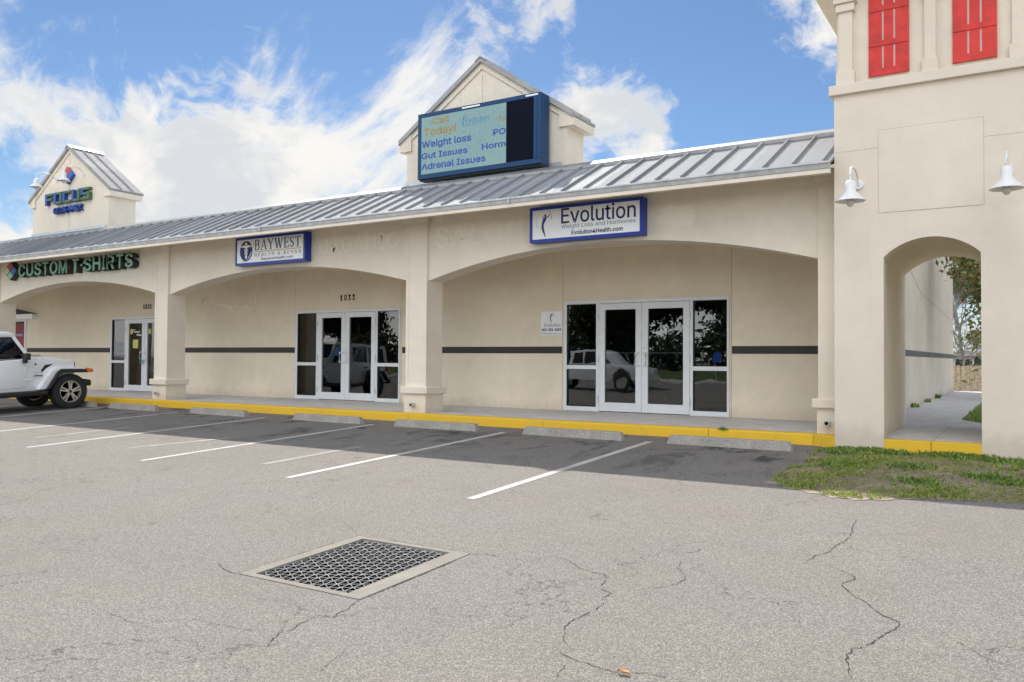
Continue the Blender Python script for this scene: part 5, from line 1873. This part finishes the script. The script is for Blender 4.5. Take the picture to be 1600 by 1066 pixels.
# front fenders: white top with black flare edge; and rear ones
for (yc, front) in ((JF, True), (JF - WB, False)):
    for s, xa, xb in ((1, jr - 0.16, jr + 0.13), (-1, jl - 0.13, jl + 0.16)):
        if front:
            outer = [(yc - 0.76, 0.50), (yc - 0.70, 0.60), (yc - 0.46, 0.94), (yc - 0.36, 1.005), (yc + 0.16, 0.985), (yc + 0.40, 0.955), (yc + 0.46, 0.93)]
            inner = [(yc + 0.46, 0.90), (yc + 0.36, 0.895), (yc - 0.24, 0.925), (yc - 0.34, 0.86), (yc - 0.54, 0.54), (yc - 0.58, 0.50)]
            edge = [(yc - 0.60, 0.50), (yc - 0.36, 0.885), (yc - 0.27, 0.955), (yc + 0.20, 0.935), (yc + 0.49, 0.905), (yc + 0.49, 0.845), (yc + 0.22, 0.845), (yc - 0.22, 0.865), (yc - 0.31, 0.80), (yc - 0.52, 0.50)]
        else:
            outer = [(yc - 0.66, 0.62), (yc - 0.52, 0.92), (yc - 0.42, 0.985), (yc + 0.40, 0.985), (yc + 0.50, 0.92), (yc + 0.64, 0.52)]
            inner = [(yc + 0.54, 0.52), (yc + 0.40, 0.85), (yc + 0.32, 0.91), (yc - 0.34, 0.91), (yc - 0.44, 0.85), (yc - 0.56, 0.62)]
            edge = [(yc - 0.60, 0.60), (yc - 0.47, 0.90), (yc - 0.38, 0.955), (yc + 0.36, 0.955), (yc + 0.46, 0.90), (yc + 0.60, 0.50), (yc + 0.52, 0.50), (yc + 0.38, 0.83), (yc + 0.31, 0.875), (yc - 0.33, 0.875), (yc - 0.41, 0.83), (yc - 0.54, 0.60)]
        fo = car_prism(outer + inner, xa, xb - (0.02 if s > 0 else 0) + (0 if s > 0 else 0)).build('fender', M['carwhite'], J, bevel=0.012, smooth=True)
        e0, e1 = (xb - 0.075, xb + 0.03) if s > 0 else (xa - 0.03, xa + 0.075)
        car_prism(edge, e0, e1).build('flare_edge', M['black'], fo, bevel=0.012)
        if front:
            a0, a1 = (xb - 0.10, xb + 0.035) if s > 0 else (xa - 0.035, xa + 0.10)
            car_prism([(yc + 0.33, 0.955), (yc + 0.50, 0.925), (yc + 0.50, 0.855), (yc + 0.36, 0.85)], a0, a1).build('turn_signal', M['amber'], fo, bevel=0.01)
            car_prism([(yc - 0.66, 0.935), (yc - 0.56, 1.06), (yc - 0.38, 1.075), (yc - 0.54, 0.98), (yc - 0.62, 0.90)], *((jr - 0.022, jr - 0.012) if s > 0 else (jl + 0.012, jl + 0.022))).build('fender_vent', M['black'], fo)
# dark underside
car_prism([(JF - WB - 0.6, 0.36), (JF - WB - 0.6, 0.56), (JF + 0.12, 0.62), (JF + 0.12, 0.42), (JF - 0.5, 0.34)], jl + 0.28, jr - 0.28).build('chassis', M['black'], J)
for yc in (JF, JF - WB):
    MB().tube([(jl + 0.15, yc, zz(yc, 0.40)), (jr - 0.15, yc, zz(yc, 0.40))], 0.05, 10).build('axle', M['black'], J)
# bumpers
for f_, s in ((JF + 0.36, 1), (JF - WB - 0.80, -1)):
    bm_ = MB()
    for xa, xb, zt in ((jl + 0.02, jl + 0.40, 0.68), (jl + 0.40, jr - 0.40, 0.72), (jr - 0.40, jr - 0.02, 0.68)):
        y0_, y1_ = (f_ - 0.06, f_ + 0.22) if s > 0 else (f_ - 0.16, f_ + 0.04)
        bm_.hexa([(xa, y0_, zz(y0_, 0.53)), (xb, y0_, zz(y0_, 0.53)), (xb, y1_, zz(y1_, 0.50)), (xa, y1_, zz(y1_, 0.50)), (xa, y0_, zz(y0_, zt + 0.02)), (xb, y0_, zz(y0_, zt + 0.02)), (xb, y1_, zz(y1_, zt - 0.03)), (xa, y1_, zz(y1_, zt - 0.03))])
    bm_.build('bumper', M['black'], J, bevel=0.045, seg=3, smooth=True)
MB().box(jr - 0.5, jr - 0.3, JF + 0.14, JF + 0.34, zz(JF + .2, .60), zz(JF + .2, .70)).build('bumper_bracket', M['carwhite'], J)
# side step
for xa, xb in ((jr - 0.06, jr + 0.12), (jl - 0.12, jl + 0.06)):
    car_prism([(JF - 0.56, 0.36), (JF - 0.52, 0.47), (JF - WB + 0.52, 0.47), (JF - WB + 0.56, 0.36)], xa, xb).build('side_step', M['black'], J, bevel=0.03, smooth=True)
# glasshouse
RT, RB = 1.80, 1.20
ws_b, ws_t = JF - 0.92, JF - 1.26
rear = JF - WB - 0.70
cabx0, cabx1 = jl + 0.10, jr - 0.10


def side_pt(x_side, y_, h_):
    inset = 0.10 * (h_ - 1.20) / 0.6
    return (x_side - math.copysign(inset, x_side - (jl + JW / 2)), y_, zz(y_, h_))


rfm = MB()
rfm.prism([(rear - 0.02, zz(rear, RT - 0.07)), (rear + 0.02, zz(rear, RT + 0.02)), (ws_t - 0.10, zz(ws_t, RT + 0.035)), (ws_t + 0.06, zz(ws_t, RT - 0.015)), (ws_t + 0.06, zz(ws_t, RT - 0.06))], 'X', jl + 0.12, jr - 0.12)
rfm.build('hard_top', M['carwhite'], J, bevel=0.025, smooth=True)
rl = MB()
for s, xs_ in ((1, jr - 0.05), (-1, jl + 0.05)):
    o1 = xs_
    def bar(y0_, h0_, y1_, h1_, wd):
        p, q = Vector(side_pt(o1, y0_, h0_)), Vector(side_pt(o1, y1_, h1_))
        d_ = (q - p).normalized()
        nr = Vector((0, -d_.z, d_.y)) * wd / 2
        ex = Vector((-s * 0.05, 0, 0))
        rl.hexa([p - nr, q - nr, q + nr, p + nr, p - nr + ex, q - nr + ex, q + nr + ex, p + nr + ex])
    bar(ws_b, 1.24, ws_t, RT - 0.02, 0.075)
    bar(JF - 1.98, 1.16, JF - 2.0, RT - 0.03, 0.11)
    bar(JF - 2.80, 1.16, JF - 2.82, RT - 0.03, 0.10)
    bar(rear + 0.05, 1.14, rear + 0.05, RT - 0.03, 0.12)
    bar(rear, RT - 0.055, ws_t + 0.02, RT - 0.055, 0.07)
    bar(rear, 1.165, ws_b, 1.205, 0.05)
rl.build('window_frame', M['carwhite'], J)
for s, xs_ in ((1, jr - 0.075), (-1, jl + 0.075)):
    gm = MB()
    for a, b in ((rear + 0.1, JF - 2.86), (JF - 2.76, JF - 2.05), (JF - 1.93, None)):
        if b is None:
            P = [side_pt(xs_, a, 1.18), side_pt(xs_, ws_b - 0.03, 1.215), side_pt(xs_, ws_t - 0.02, RT - 0.08), side_pt(xs_, a, RT - 0.08)]
        else:
            P = [side_pt(xs_, a, 1.17), side_pt(xs_, b, 1.18), side_pt(xs_, b, RT - 0.08), side_pt(xs_, a, RT - 0.08)]
        gm.quad(*P)
    gm.build('side_window', M['carglass'], J)
    tr_ = MB()
    for a0, h0, a1, h1 in ((JF - 1.93, 1.19, ws_b - 0.03, 1.225), (ws_b - 0.035, 1.225, ws_t - 0.02, RT - 0.09), (JF - 1.93, RT - 0.09, ws_t - 0.02, RT - 0.09)):
        p, q = Vector(side_pt(xs_ + s * 0.018, a0, h0)), Vector(side_pt(xs_ + s * 0.018, a1, h1))
        tr_.tube([p, q], 0.014, 6)
    tr_.build('window_seal', M['black'], J)
wm = MB()
wm.quad((jl + 0.10, ws_b, zz(ws_b, 1.27)), (jr - 0.10, ws_b, zz(ws_b, 1.27)), (jr - 0.18, ws_t, zz(ws_t, RT - 0.05)), (jl + 0.18, ws_t, zz(ws_t, RT - 0.05)))
wm.build('windscreen', M['carglass'], J)
bwm = MB()
bwm.quad((jl + 0.14, rear + 0.02, zz(rear, 1.2)), (jr - 0.14, rear + 0.02, zz(rear, 1.2)), (jr - 0.2, rear + 0.02, zz(rear, RT - 0.08)), (jl + 0.2, rear + 0.02, zz(rear, RT - 0.08)))
bwm.build('rear_window', M['carglass'], J)
# interior: dash, seats
im = MB()
im.box(jl + 0.15, jr - 0.15, JF - 1.28, JF - 0.98, zz(JF - 1, 0.9), zz(JF - 1, 1.26))
for xs_ in (jl + 0.30, jr - 0.75):
    for ys_ in (JF - 1.95, JF - 2.75):
        im.box(xs_, xs_ + 0.45, ys_ - 0.08, ys_ + 0.08, zz(ys_, 0.8), zz(ys_, 1.42))
        im.box(xs_ + 0.12, xs_ + 0.33, ys_ - 0.06, ys_ + 0.05, zz(ys_, 1.44), zz(ys_, 1.60))
im.build('interior', M['black'], J, bevel=0.02)
MB().box(jr - 0.42, jr - 0.22, JF - 1.12, JF - 1.02, zz(JF - 1, 1.27), zz(JF - 1, 1.36)).build('dash_screen', M['emblue'], J, bevel=0.02)
# doors with shut lines, handles, hinges
for s, xs_ in ((1, jr - 0.02), (-1, jl + 0.02)):
    for (d0, d1) in ((JF - 1.97, JF - 0.96), (JF - 2.80, JF - 2.03)):
        e0, e1 = (xs_ - 0.01, xs_ + 0.014) if s > 0 else (xs_ - 0.014, xs_ + 0.01)
        if d1 > JF - 1:
            prof = [(d0, 0.55), (d1 - 0.10, 0.55), (d1, 0.64), (d1, 1.19), (d0, 1.165)]
        else:
            prof = [(d0 + 0.26, 0.55), (d1, 0.55), (d1, 1.16), (d0, 1.15), (d0, 0.82)]
        dd = car_prism(prof, e0, e1).build('door', M['carwhite'], J, bevel=0.012, smooth=True)
        yh = d0 + 0.11
        q0, q1 = (e1, e1 + 0.03) if s > 0 else (e0 - 0.03, e0)
        MB().box(q0, q1, yh - 0.02, yh + 0.16, zz(yh, 1.02), zz(yh, 1.055)).build('handle', M['black'], dd, bevel=0.008)
        for hh in (0.72, 1.05):
            q = (d1 - 0.02)
            MB().box(q0, q1 - 0.012 if s > 0 else q1, q - 0.06, q + 0.10, zz(q, hh), zz(q, hh) + 0.022).build('hinge', M['carwhite'], dd)
    # mirror
    mx0, mx1 = (jr - 0.0, jr + 0.20) if s > 0 else (jl - 0.20, jl)
    mr = MB()
    mr.box(mx0 + (0.04 if s > 0 else 0), mx1 - (0 if s > 0 else 0.04), JF - 1.12, JF - 0.99, zz(JF - 1, 1.19), zz(JF - 1, 1.345))
    mo = mr.build('mirror', M['black'], J, bevel=0.025, smooth=True)
    MB().box(*( (jr - 0.03, jr + 0.10) if s > 0 else (jl - 0.10, jl + 0.03)), JF - 1.08, JF - 1.02, zz(JF - 1, 1.12), zz(JF - 1, 1.20)).build('mirror_arm', M['black'], mo)
    MB().box(*((jr - 0.02, jr - 0.002) if s > 0 else (jl + 0.002, jl + 0.02)), JF - WB - 0.73, JF - WB - 0.60, zz(rear, 0.92), zz(rear, 1.08)).build('tail_light', M['redlens'], J)
MB().lathe([(0.0, 0.006), (0.022, 0.006), (0.024, 0.0)], (jr - 0.018, JF - 0.78, zz(JF - .78, 1.085)), 'X', 14).build('cowl_knob', M['black'], J)
MB().box(jr - 0.40, jr - 0.14, JF - 0.72, JF - 0.60, zz(JF - .7, 1.285), zz(JF - .7, 1.30)).build('bonnet_vent', M['black'], J)
for yk in (JF - 0.80, JF - 0.62):
    MB().lathe([(0.0, 0.005), (0.012, 0.005), (0.012, 0)], (jr - 0.018, yk, zz(yk, 1.20)), 'X', 8).build('latch', M['flash'], J)


def side_text(s, y0, y1, h0, h1, x, m_, parent):
    o = text('badge', s, 0, y1 - y0, 0, h1 - h0, 0, m_, None, 0.004, 0.015)
    o.parent = parent
    o.rotation_euler = (0, 0, R(90))
    o.location = Vector((x, y0, zz(y0, h0))) - wloc(parent)
    return o


side_text('Jeep', JF - 0.83, JF - 0.60, 0.79, 0.855, jr - 0.014, M['darkalloy'], J)
MB().box(jr - 0.021, jr - 0.016, JF - 0.83, JF - 0.62, zz(JF - .7, 0.885), zz(JF - .7, 0.90)).build('badge_strip', M['flash'], J)
MB().box(jr - 0.021, jr - 0.016, JF - 0.83, JF - 0.62, zz(JF - .7, 0.755), zz(JF - .7, 0.768)).build('badge_strip', M['flash'], J)
for yc in (JF, JF - WB):
    wheel(J, jr + 0.09, yc, zz(yc, 0.405), 1)
    wheel(J, jl - 0.09, yc, zz(yc, 0.405), -1)
MB().lathe([(0.20, -0.03), (0.39, -0.03), (0.41, 0.0), (0.41, 0.18), (0.39, 0.21), (0.20, 0.21)], (jl + JW / 2 + 0.1, rear - 0.28, zz(rear, 0.98)), 'Y', 40, closed=True).build('spare_tyre', M['rubber'], J)
MB().lathe([(0.0, 0.0), (0.20, 0.0), (0.20, 0.2)], (jl + JW / 2 + 0.1, rear - 0.27, zz(rear, 0.98)), 'Y', 24).build('spare_rim', M['alloy'], J)


# ================================================================== BEYOND THE ARCHWAY
t = thing('wooden_fence', 'weathered wooden picket fence closing the path beyond the archway', 'fence', (1.0, 34.5, 0.1))
r_ = random.Random(3)
x = -2.6
k = 0
while x < 5:
    wd = 0.135
    h = 1.07 + r_.uniform(-0.02, 0.02)
    y0_ = 34.5 + r_.uniform(-0.006, 0.006)
    MB().prism([(x, 0.05), (x + wd, 0.05), (x + wd, h - 0.04), (x + wd - 0.035, h), (x + 0.035, h), (x, h - 0.04)], 'Y', y0_, y0_ + 0.02).build('picket', M['wood'], t)
    x += wd + 0.012
rm = MB()
rm.box(-2.6, 5, 34.53, 34.57, 0.3, 0.39)
rm.box(-2.6, 5, 34.53, 34.57, 0.8, 0.89)
rm.build('rail', M['wood'], t)

hs = thing('neighbour_house', 'low house with a pale tin roof behind the wooden fence', 'house', (4, 56, 0))
MB().box(-6.4, 14, 52, 62, 0, 1.68).build('wall', M['housewall'], hs)
m_ = MB()
for q in (((-7, 51.4), (15, 51.4), (10, 57), (-3.2, 57)), ((15, 62.6), (-7, 62.6), (-3.2, 57), (10, 57))):
    m_.quad((q[0][0], q[0][1], 1.70), (q[1][0], q[1][1], 1.70), (q[2][0], q[2][1], 3.25), (q[3][0], q[3][1], 3.25))
for q in (((-7, 62.6), (-7, 51.4), (-3.2, 57)), ((15, 51.4), (15, 62.6), (10, 57))):
    m_.bm.faces.new([m_.bm.verts.new(p) for p in ((q[0][0], q[0][1], 1.70), (q[1][0], q[1][1], 1.70), (q[2][0], q[2][1], 3.25))])
m_.quad((-7, 51.4, 1.69), (15, 51.4, 1.69), (15, 62.6, 1.69), (-7, 62.6, 1.69))
rf_ = m_.build('roof', M['tin'], hs)
MB().box(-7, 15, 51.3, 51.42, 1.50, 1.685).build('gutter', M['gutter'], rf_)
wn = MB().box(-3.6, -2.6, 51.95, 52.02, 0.6, 1.45).build('window', M['face'], hs)
MB().box(-3.5, -2.7, 51.93, 51.96, 0.7, 1.35).build('pane', M['black'], wn)


def leaf_cloud(name, blobs, n, size, m_, parent, seed, droop=0.3, loc=(0, 0, 0), aspect=0.45, shell=0.5):
    r = np.random.default_rng(seed)
    wts = np.array([b[3] * b[4] * b[5] for b in blobs]) ** 0.8
    idx = r.choice(len(blobs), n, p=wts / wts.sum())
    bl = np.array(blobs)[idx]
    d = r.normal(size=(n, 3))
    d /= np.linalg.norm(d, axis=1)[:, None]
    rad = r.random(n) ** (1 / 3) * (1 - shell) + shell * r.random(n) ** 0.25
    P = bl[:, :3] + d * bl[:, 3:6] * rad[:, None] + r.normal(size=(n, 3)) * size * 0.8
    # leaf axes
    ax = r.normal(size=(n, 3))
    ax[:, 2] -= droop
    ax /= np.linalg.norm(ax, axis=1)[:, None]
    up = r.normal(size=(n, 3))
    sd_ = np.cross(ax, up)
    sd_ /= np.linalg.norm(sd_, axis=1)[:, None] + 1e-9
    L = size * r.uniform(0.6, 1.3, n)[:, None]
    Wd = L * aspect
    base_ = P
    V = np.empty((n, 4, 3))
    V[:, 0] = base_
    V[:, 1] = base_ + ax * L * 0.5 + sd_ * Wd * 0.5
    V[:, 2] = base_ + ax * L
    V[:, 3] = base_ + ax * L * 0.5 - sd_ * Wd * 0.5
    V = V.reshape(-1, 3) - np.array(wloc(parent))
    faces = [(4 * i, 4 * i + 1, 4 * i + 2, 4 * i + 3) for i in range(n)]
    return raw_mesh(name, V.tolist(), faces, m_, parent)


def branches(name, base, h, seed, m_, parent, r0=0.16, spread=0.7, levels=4, split=3, lean=(0, 0), seg=7, minr=0.008):
    r = random.Random(seed)
    mb = MB()
    tips = []

    def grow(p, d, ln, rad, lv):
        pts = [p]
        q = p.copy()
        dd = d.copy()
        for k in range(4):
            dd = (dd + Vector((r.uniform(-1, 1), r.uniform(-1, 1), r.uniform(-0.5, 0.8))) * 0.22).normalized()
            q = q + dd * ln / 4
            pts.append(q.copy())
        re = max(minr, rad * 0.55)
        mb.tube(pts, [rad + (re - rad) * k / 4 for k in range(5)], seg if lv < 2 else 4, cap=False)
        if lv >= levels:
            tips.append(pts[-1])
            return
        for k in range(split + (1 if r.random() < 0.4 else 0)):
            a = r.uniform(0, 2 * PI)
            sp = spread * r.uniform(0.6, 1.3)
            nd = (dd + Vector((math.cos(a) * sp, math.sin(a) * sp, r.uniform(-0.25, 0.5) * sp))).normalized()
            at = pts[r.choice((2, 3, 4, 4))]
            grow(at.copy(), nd, ln * r.uniform(0.55, 0.8), re * r.uniform(0.7, 0.95), lv + 1)
    grow(Vector(base), Vector((lean[0], lean[1], 1)).normalized(), h * 0.38, r0, 0)
    mb.build(name, m_, parent)
    return tips


# bare oak behind the house roof
t = thing('bare_oak_tree', 'tall grey oak with bare twigs and sparse leaves behind the neighbouring house', 'tree', (-4.0, 66, 0))
tp = branches('trunk', (-4.0, 66, 0), 13, 21, M['palebark'], t, 0.26, 0.9, 5, 4, (0.0, 0.0), 6, 0.016)
bl = [(p.x, p.y, p.z, 0.5, 0.5, 0.4) for p in tp[::5]]
leaf_cloud('crown', bl, 6500, 0.22, M['oak'], t, 2, 0.3)
# magnolia close beyond the archway, seen at the right of the opening
t = thing('magnolia_tree', 'magnolia with rusty brown and green leaves at the right edge of the archway view', 'tree', (-0.35, 25.5, 0.1))
tp = branches('trunk', (-0.35, 25.5, 0.1), 5.5, 8, M['bark'], t, 0.09, 0.7, 3, 3, (-0.12, 0), 6, 0.008)
bl = [(p.x, p.y, p.z, 0.32, 0.32, 0.28) for p in tp] + [(-1.15, 25.2, 3.2, 0.32, 0.5, 0.4), (-1.2, 25.0, 2.35, 0.26, 0.5, 0.3), (-1.15, 25.2, 1.85, 0.28, 0.4, 0.25), (-1.1, 25.3, 4.2, 0.35, 0.5, 0.35), (-1.25, 25.3, 4.9, 0.35, 0.4, 0.3), (-1.10, 24.6, 1.0, 0.12, 0.15, 0.12)]
leaf_cloud('crown', bl, 3200, 0.18, M['magnolia'], t, 5, 0.25, aspect=0.42)
t = thing('fence_shrub', 'olive green shrub with bare twigs rising behind the wooden fence', 'shrub', (-2.5, 39, 0))
tp = branches('stems', (-2.5, 39, 0), 3.4, 5, M['palebark'], t, 0.05, 0.9, 4, 4, (0.1, 0), 5, 0.006)
leaf_cloud('crown', [(p.x, p.y, min(p.z, 2.2), 0.3, 0.3, 0.25) for p in tp[::3]], 1500, 0.09, M['weedleaf'], t, 31)
t = thing('leaning_oak_branch_tree', 'thin green topped tree with grey limbs between the shrub and the tin roofed house', 'tree', (-2.75, 45, 0))
tp = branches('trunk', (-2.75, 45, 0), 8.0, 12, M['palebark'], t, 0.10, 0.95, 5, 4, (0.12, 0), 5, 0.010)
leaf_cloud('crown', [(p.x, p.y, p.z, 0.35, 0.35, 0.25) for p in tp[::4]], 9000, 0.17, M['weedleaf'], t, 33)
# background greenery past the house
t = thing('background_tree', 'leafy grey green tree far behind the tin roofed house', 'tree', (-6, 72, 0))
tp = branches('trunk', (-6, 72, 0), 12, 4, M['bark'], t, 0.3, 0.7, 3, 3)
leaf_cloud('crown', [(p.x, p.y, p.z, 1.3, 1.3, 0.9) for p in tp], 5000, 0.34, M['oak'], t, 9)

# ================================================================== ACROSS THE LOT (seen mirrored in the glass)
vs, fs = [], []
xs2 = np.linspace(-70, 14, 50)
for i, x in enumerate(xs2):
    yb = -17.5 + 1.6 * math.exp(-((x + 14) / 4) ** 2)
    vs += [(x, yb, gz(-20) + 0.14), (x, -24, gz(-20) + 0.5), (x, -60, gz(-20) + 0.6)]
for i in range(len(xs2) - 1):
    for k in range(2):
        fs.append((3 * i + k, 3 * i + 3 + k, 3 * i + 4 + k, 3 * i + 1 + k))
tag(raw_mesh('opposite_lawn', vs, fs, simple('mown_lawn', (0.075, 0.115, 0.025), 0.9, 0, 0.4, 3.0)), 'mown lawn across the parking lot', kind='structure')
kbm = MB()
for i in range(len(xs2) - 1):
    a, b = xs2[i], xs2[i + 1]
    ya = -17.5 + 1.6 * math.exp(-((a + 14) / 4) ** 2)
    yb = -17.5 + 1.6 * math.exp(-((b + 14) / 4) ** 2)
    g = gz(-17)
    kbm.hexa([(a, ya - 0.05, g - 0.1), (b, yb - 0.05, g - 0.1), (b, yb + 0.15, g - 0.1), (a, ya + 0.15, g - 0.1), (a, ya - 0.05, g + 0.16), (b, yb - 0.05, g + 0.16), (b, yb + 0.15, g + 0.16), (a, ya + 0.15, g + 0.16)])
tag(kbm.build('opposite_kerb', M['walk']), 'pale kerb across the parking lot', kind='structure')
lab = ['dense dark green tree across the lot, behind the white pickup', 'dense dark green tree across the lot, farthest right', 'dense dark green tree across the lot, between two others', 'dense dark tree across the lot, standing nearest the drive', 'dense dark tree across the lot, far left of the row']
src = None
for i, (x, y_, sc_) in enumerate([(-24.5, -29, 1.25), (-17.0, -31, 1.4), (-31.5, -32, 1.45), (-10.5, -29, 1.3), (-51.0, -27, 1.1)]):
    if src is None:
        src = thing('roadside_tree', lab[0], 'tree', (x, y_, 0), 'trees across the lot')
        tp = branches('trunk', (x, y_, -0.2), 9.5, 3, M['bark'], src, 0.26, 0.75, 3, 3)
        bl = [(p.x, p.y, p.z, 1.5, 1.5, 1.1) for p in tp] + [(x + 2.6 * math.cos(a), y_ + 1.6 * math.sin(a), 1.8, 1.5, 1.3, 1.5) for a in (0.3, 1.4, 2.6, 3.7, 4.9, 5.8)]
        leaf_cloud('crown', bl, 21000, 0.36, M['hedge'], src, 14)
    else:
        c = copy_tree(src, (x + 24.5, y_ + 29, 0))
        c['label'] = lab[i]
        c.scale = (sc_, sc_, sc_)
        c.rotation_euler = (0, 0, i * 1.7)
# parking permit sign on its post
t = thing('parking_sign', 'small blue sign on a leaning post across the lot', 'sign', (-15.2, -15.9, gz(-16)))
MB().tube([(-15.2, -15.9, gz(-16)), (-15.05, -15.9, 1.55)], 0.03, 8).build('post', M['flash'], t)
MB().box(-15.25, -14.85, -15.86, -15.83, 1.05, 1.60).build('panel', M['emblue'], t)
# white pickup truck
PX, PY, PG = -17.2, -4.6, gz(-5)
P_ = thing('white_pickup_truck', 'white crew cab pickup truck parked across the lot facing away', 'truck', (PX, PY, PG))


def tprism(pts, y0, y1):
    m_ = MB()
    m_.prism([(PX + a, PG + b) for a, b in pts], 'Y', y0, y1)
    return m_


tprism([(-2.85, 0.50), (-2.88, 1.05), (-1.0, 1.08), (1.25, 1.10), (1.5, 1.14), (2.7, 1.05), (2.85, 0.95), (2.85, 0.50), (2.35, 0.45), (2.25, 0.80), (1.85, 0.95), (1.45, 0.80), (1.35, 0.45), (-1.15, 0.45), (-1.25, 0.80), (-1.65, 0.95), (-2.05, 0.80), (-2.15, 0.45)], PY - 0.95, PY + 0.95).build('body', M['carwhite'], P_, bevel=0.03, smooth=True)
tprism([(-0.95, 1.09), (-0.80, 1.75), (-0.5, 1.83), (0.55, 1.83), (0.85, 1.78), (1.55, 1.13)], PY - 0.82, PY + 0.82).build('cab', M['carwhite'], P_, bevel=0.03, smooth=True)
for ya in (PY - 0.83, PY + 0.815):
    tprism([(-0.72, 1.16), (-0.64, 1.70), (-0.05, 1.72), (-0.05, 1.16)], ya, ya + 0.015).build('side_window', M['black'], P_)
    tprism([(0.05, 1.16), (0.05, 1.72), (0.62, 1.70), (1.22, 1.18)], ya, ya + 0.015).build('side_window', M['black'], P_)
for xx in (-1.65, 1.85):
    for ya in (PY - 0.98, PY + 0.74):
        wt = MB().lathe([(0.24, 0), (0.36, 0), (0.39, 0.03), (0.39, 0.22), (0.36, 0.25), (0.24, 0.25)], (PX + xx, ya, PG + 0.39), 'Y', 32, closed=True).build('wheel', M['rubber'], P_)
        MB().lathe([(0, 0), (0.24, 0), (0.24, 0.19), (0, 0.19)], (PX + xx, ya + 0.03, PG + 0.39), 'Y', 24).build('rim', M['alloy'], wt)
tprism([(2.80, 0.42), (2.80, 0.66), (2.98, 0.66), (2.98, 0.42)], PY - 0.95, PY + 0.95).build('bumper', M['steel'], P_, bevel=0.03)
tprism([(-3.0, 0.45), (-3.0, 0.66), (-2.84, 0.66), (-2.84, 0.45)], PY - 0.95, PY + 0.95).build('bumper', M['steel'], P_, bevel=0.03)
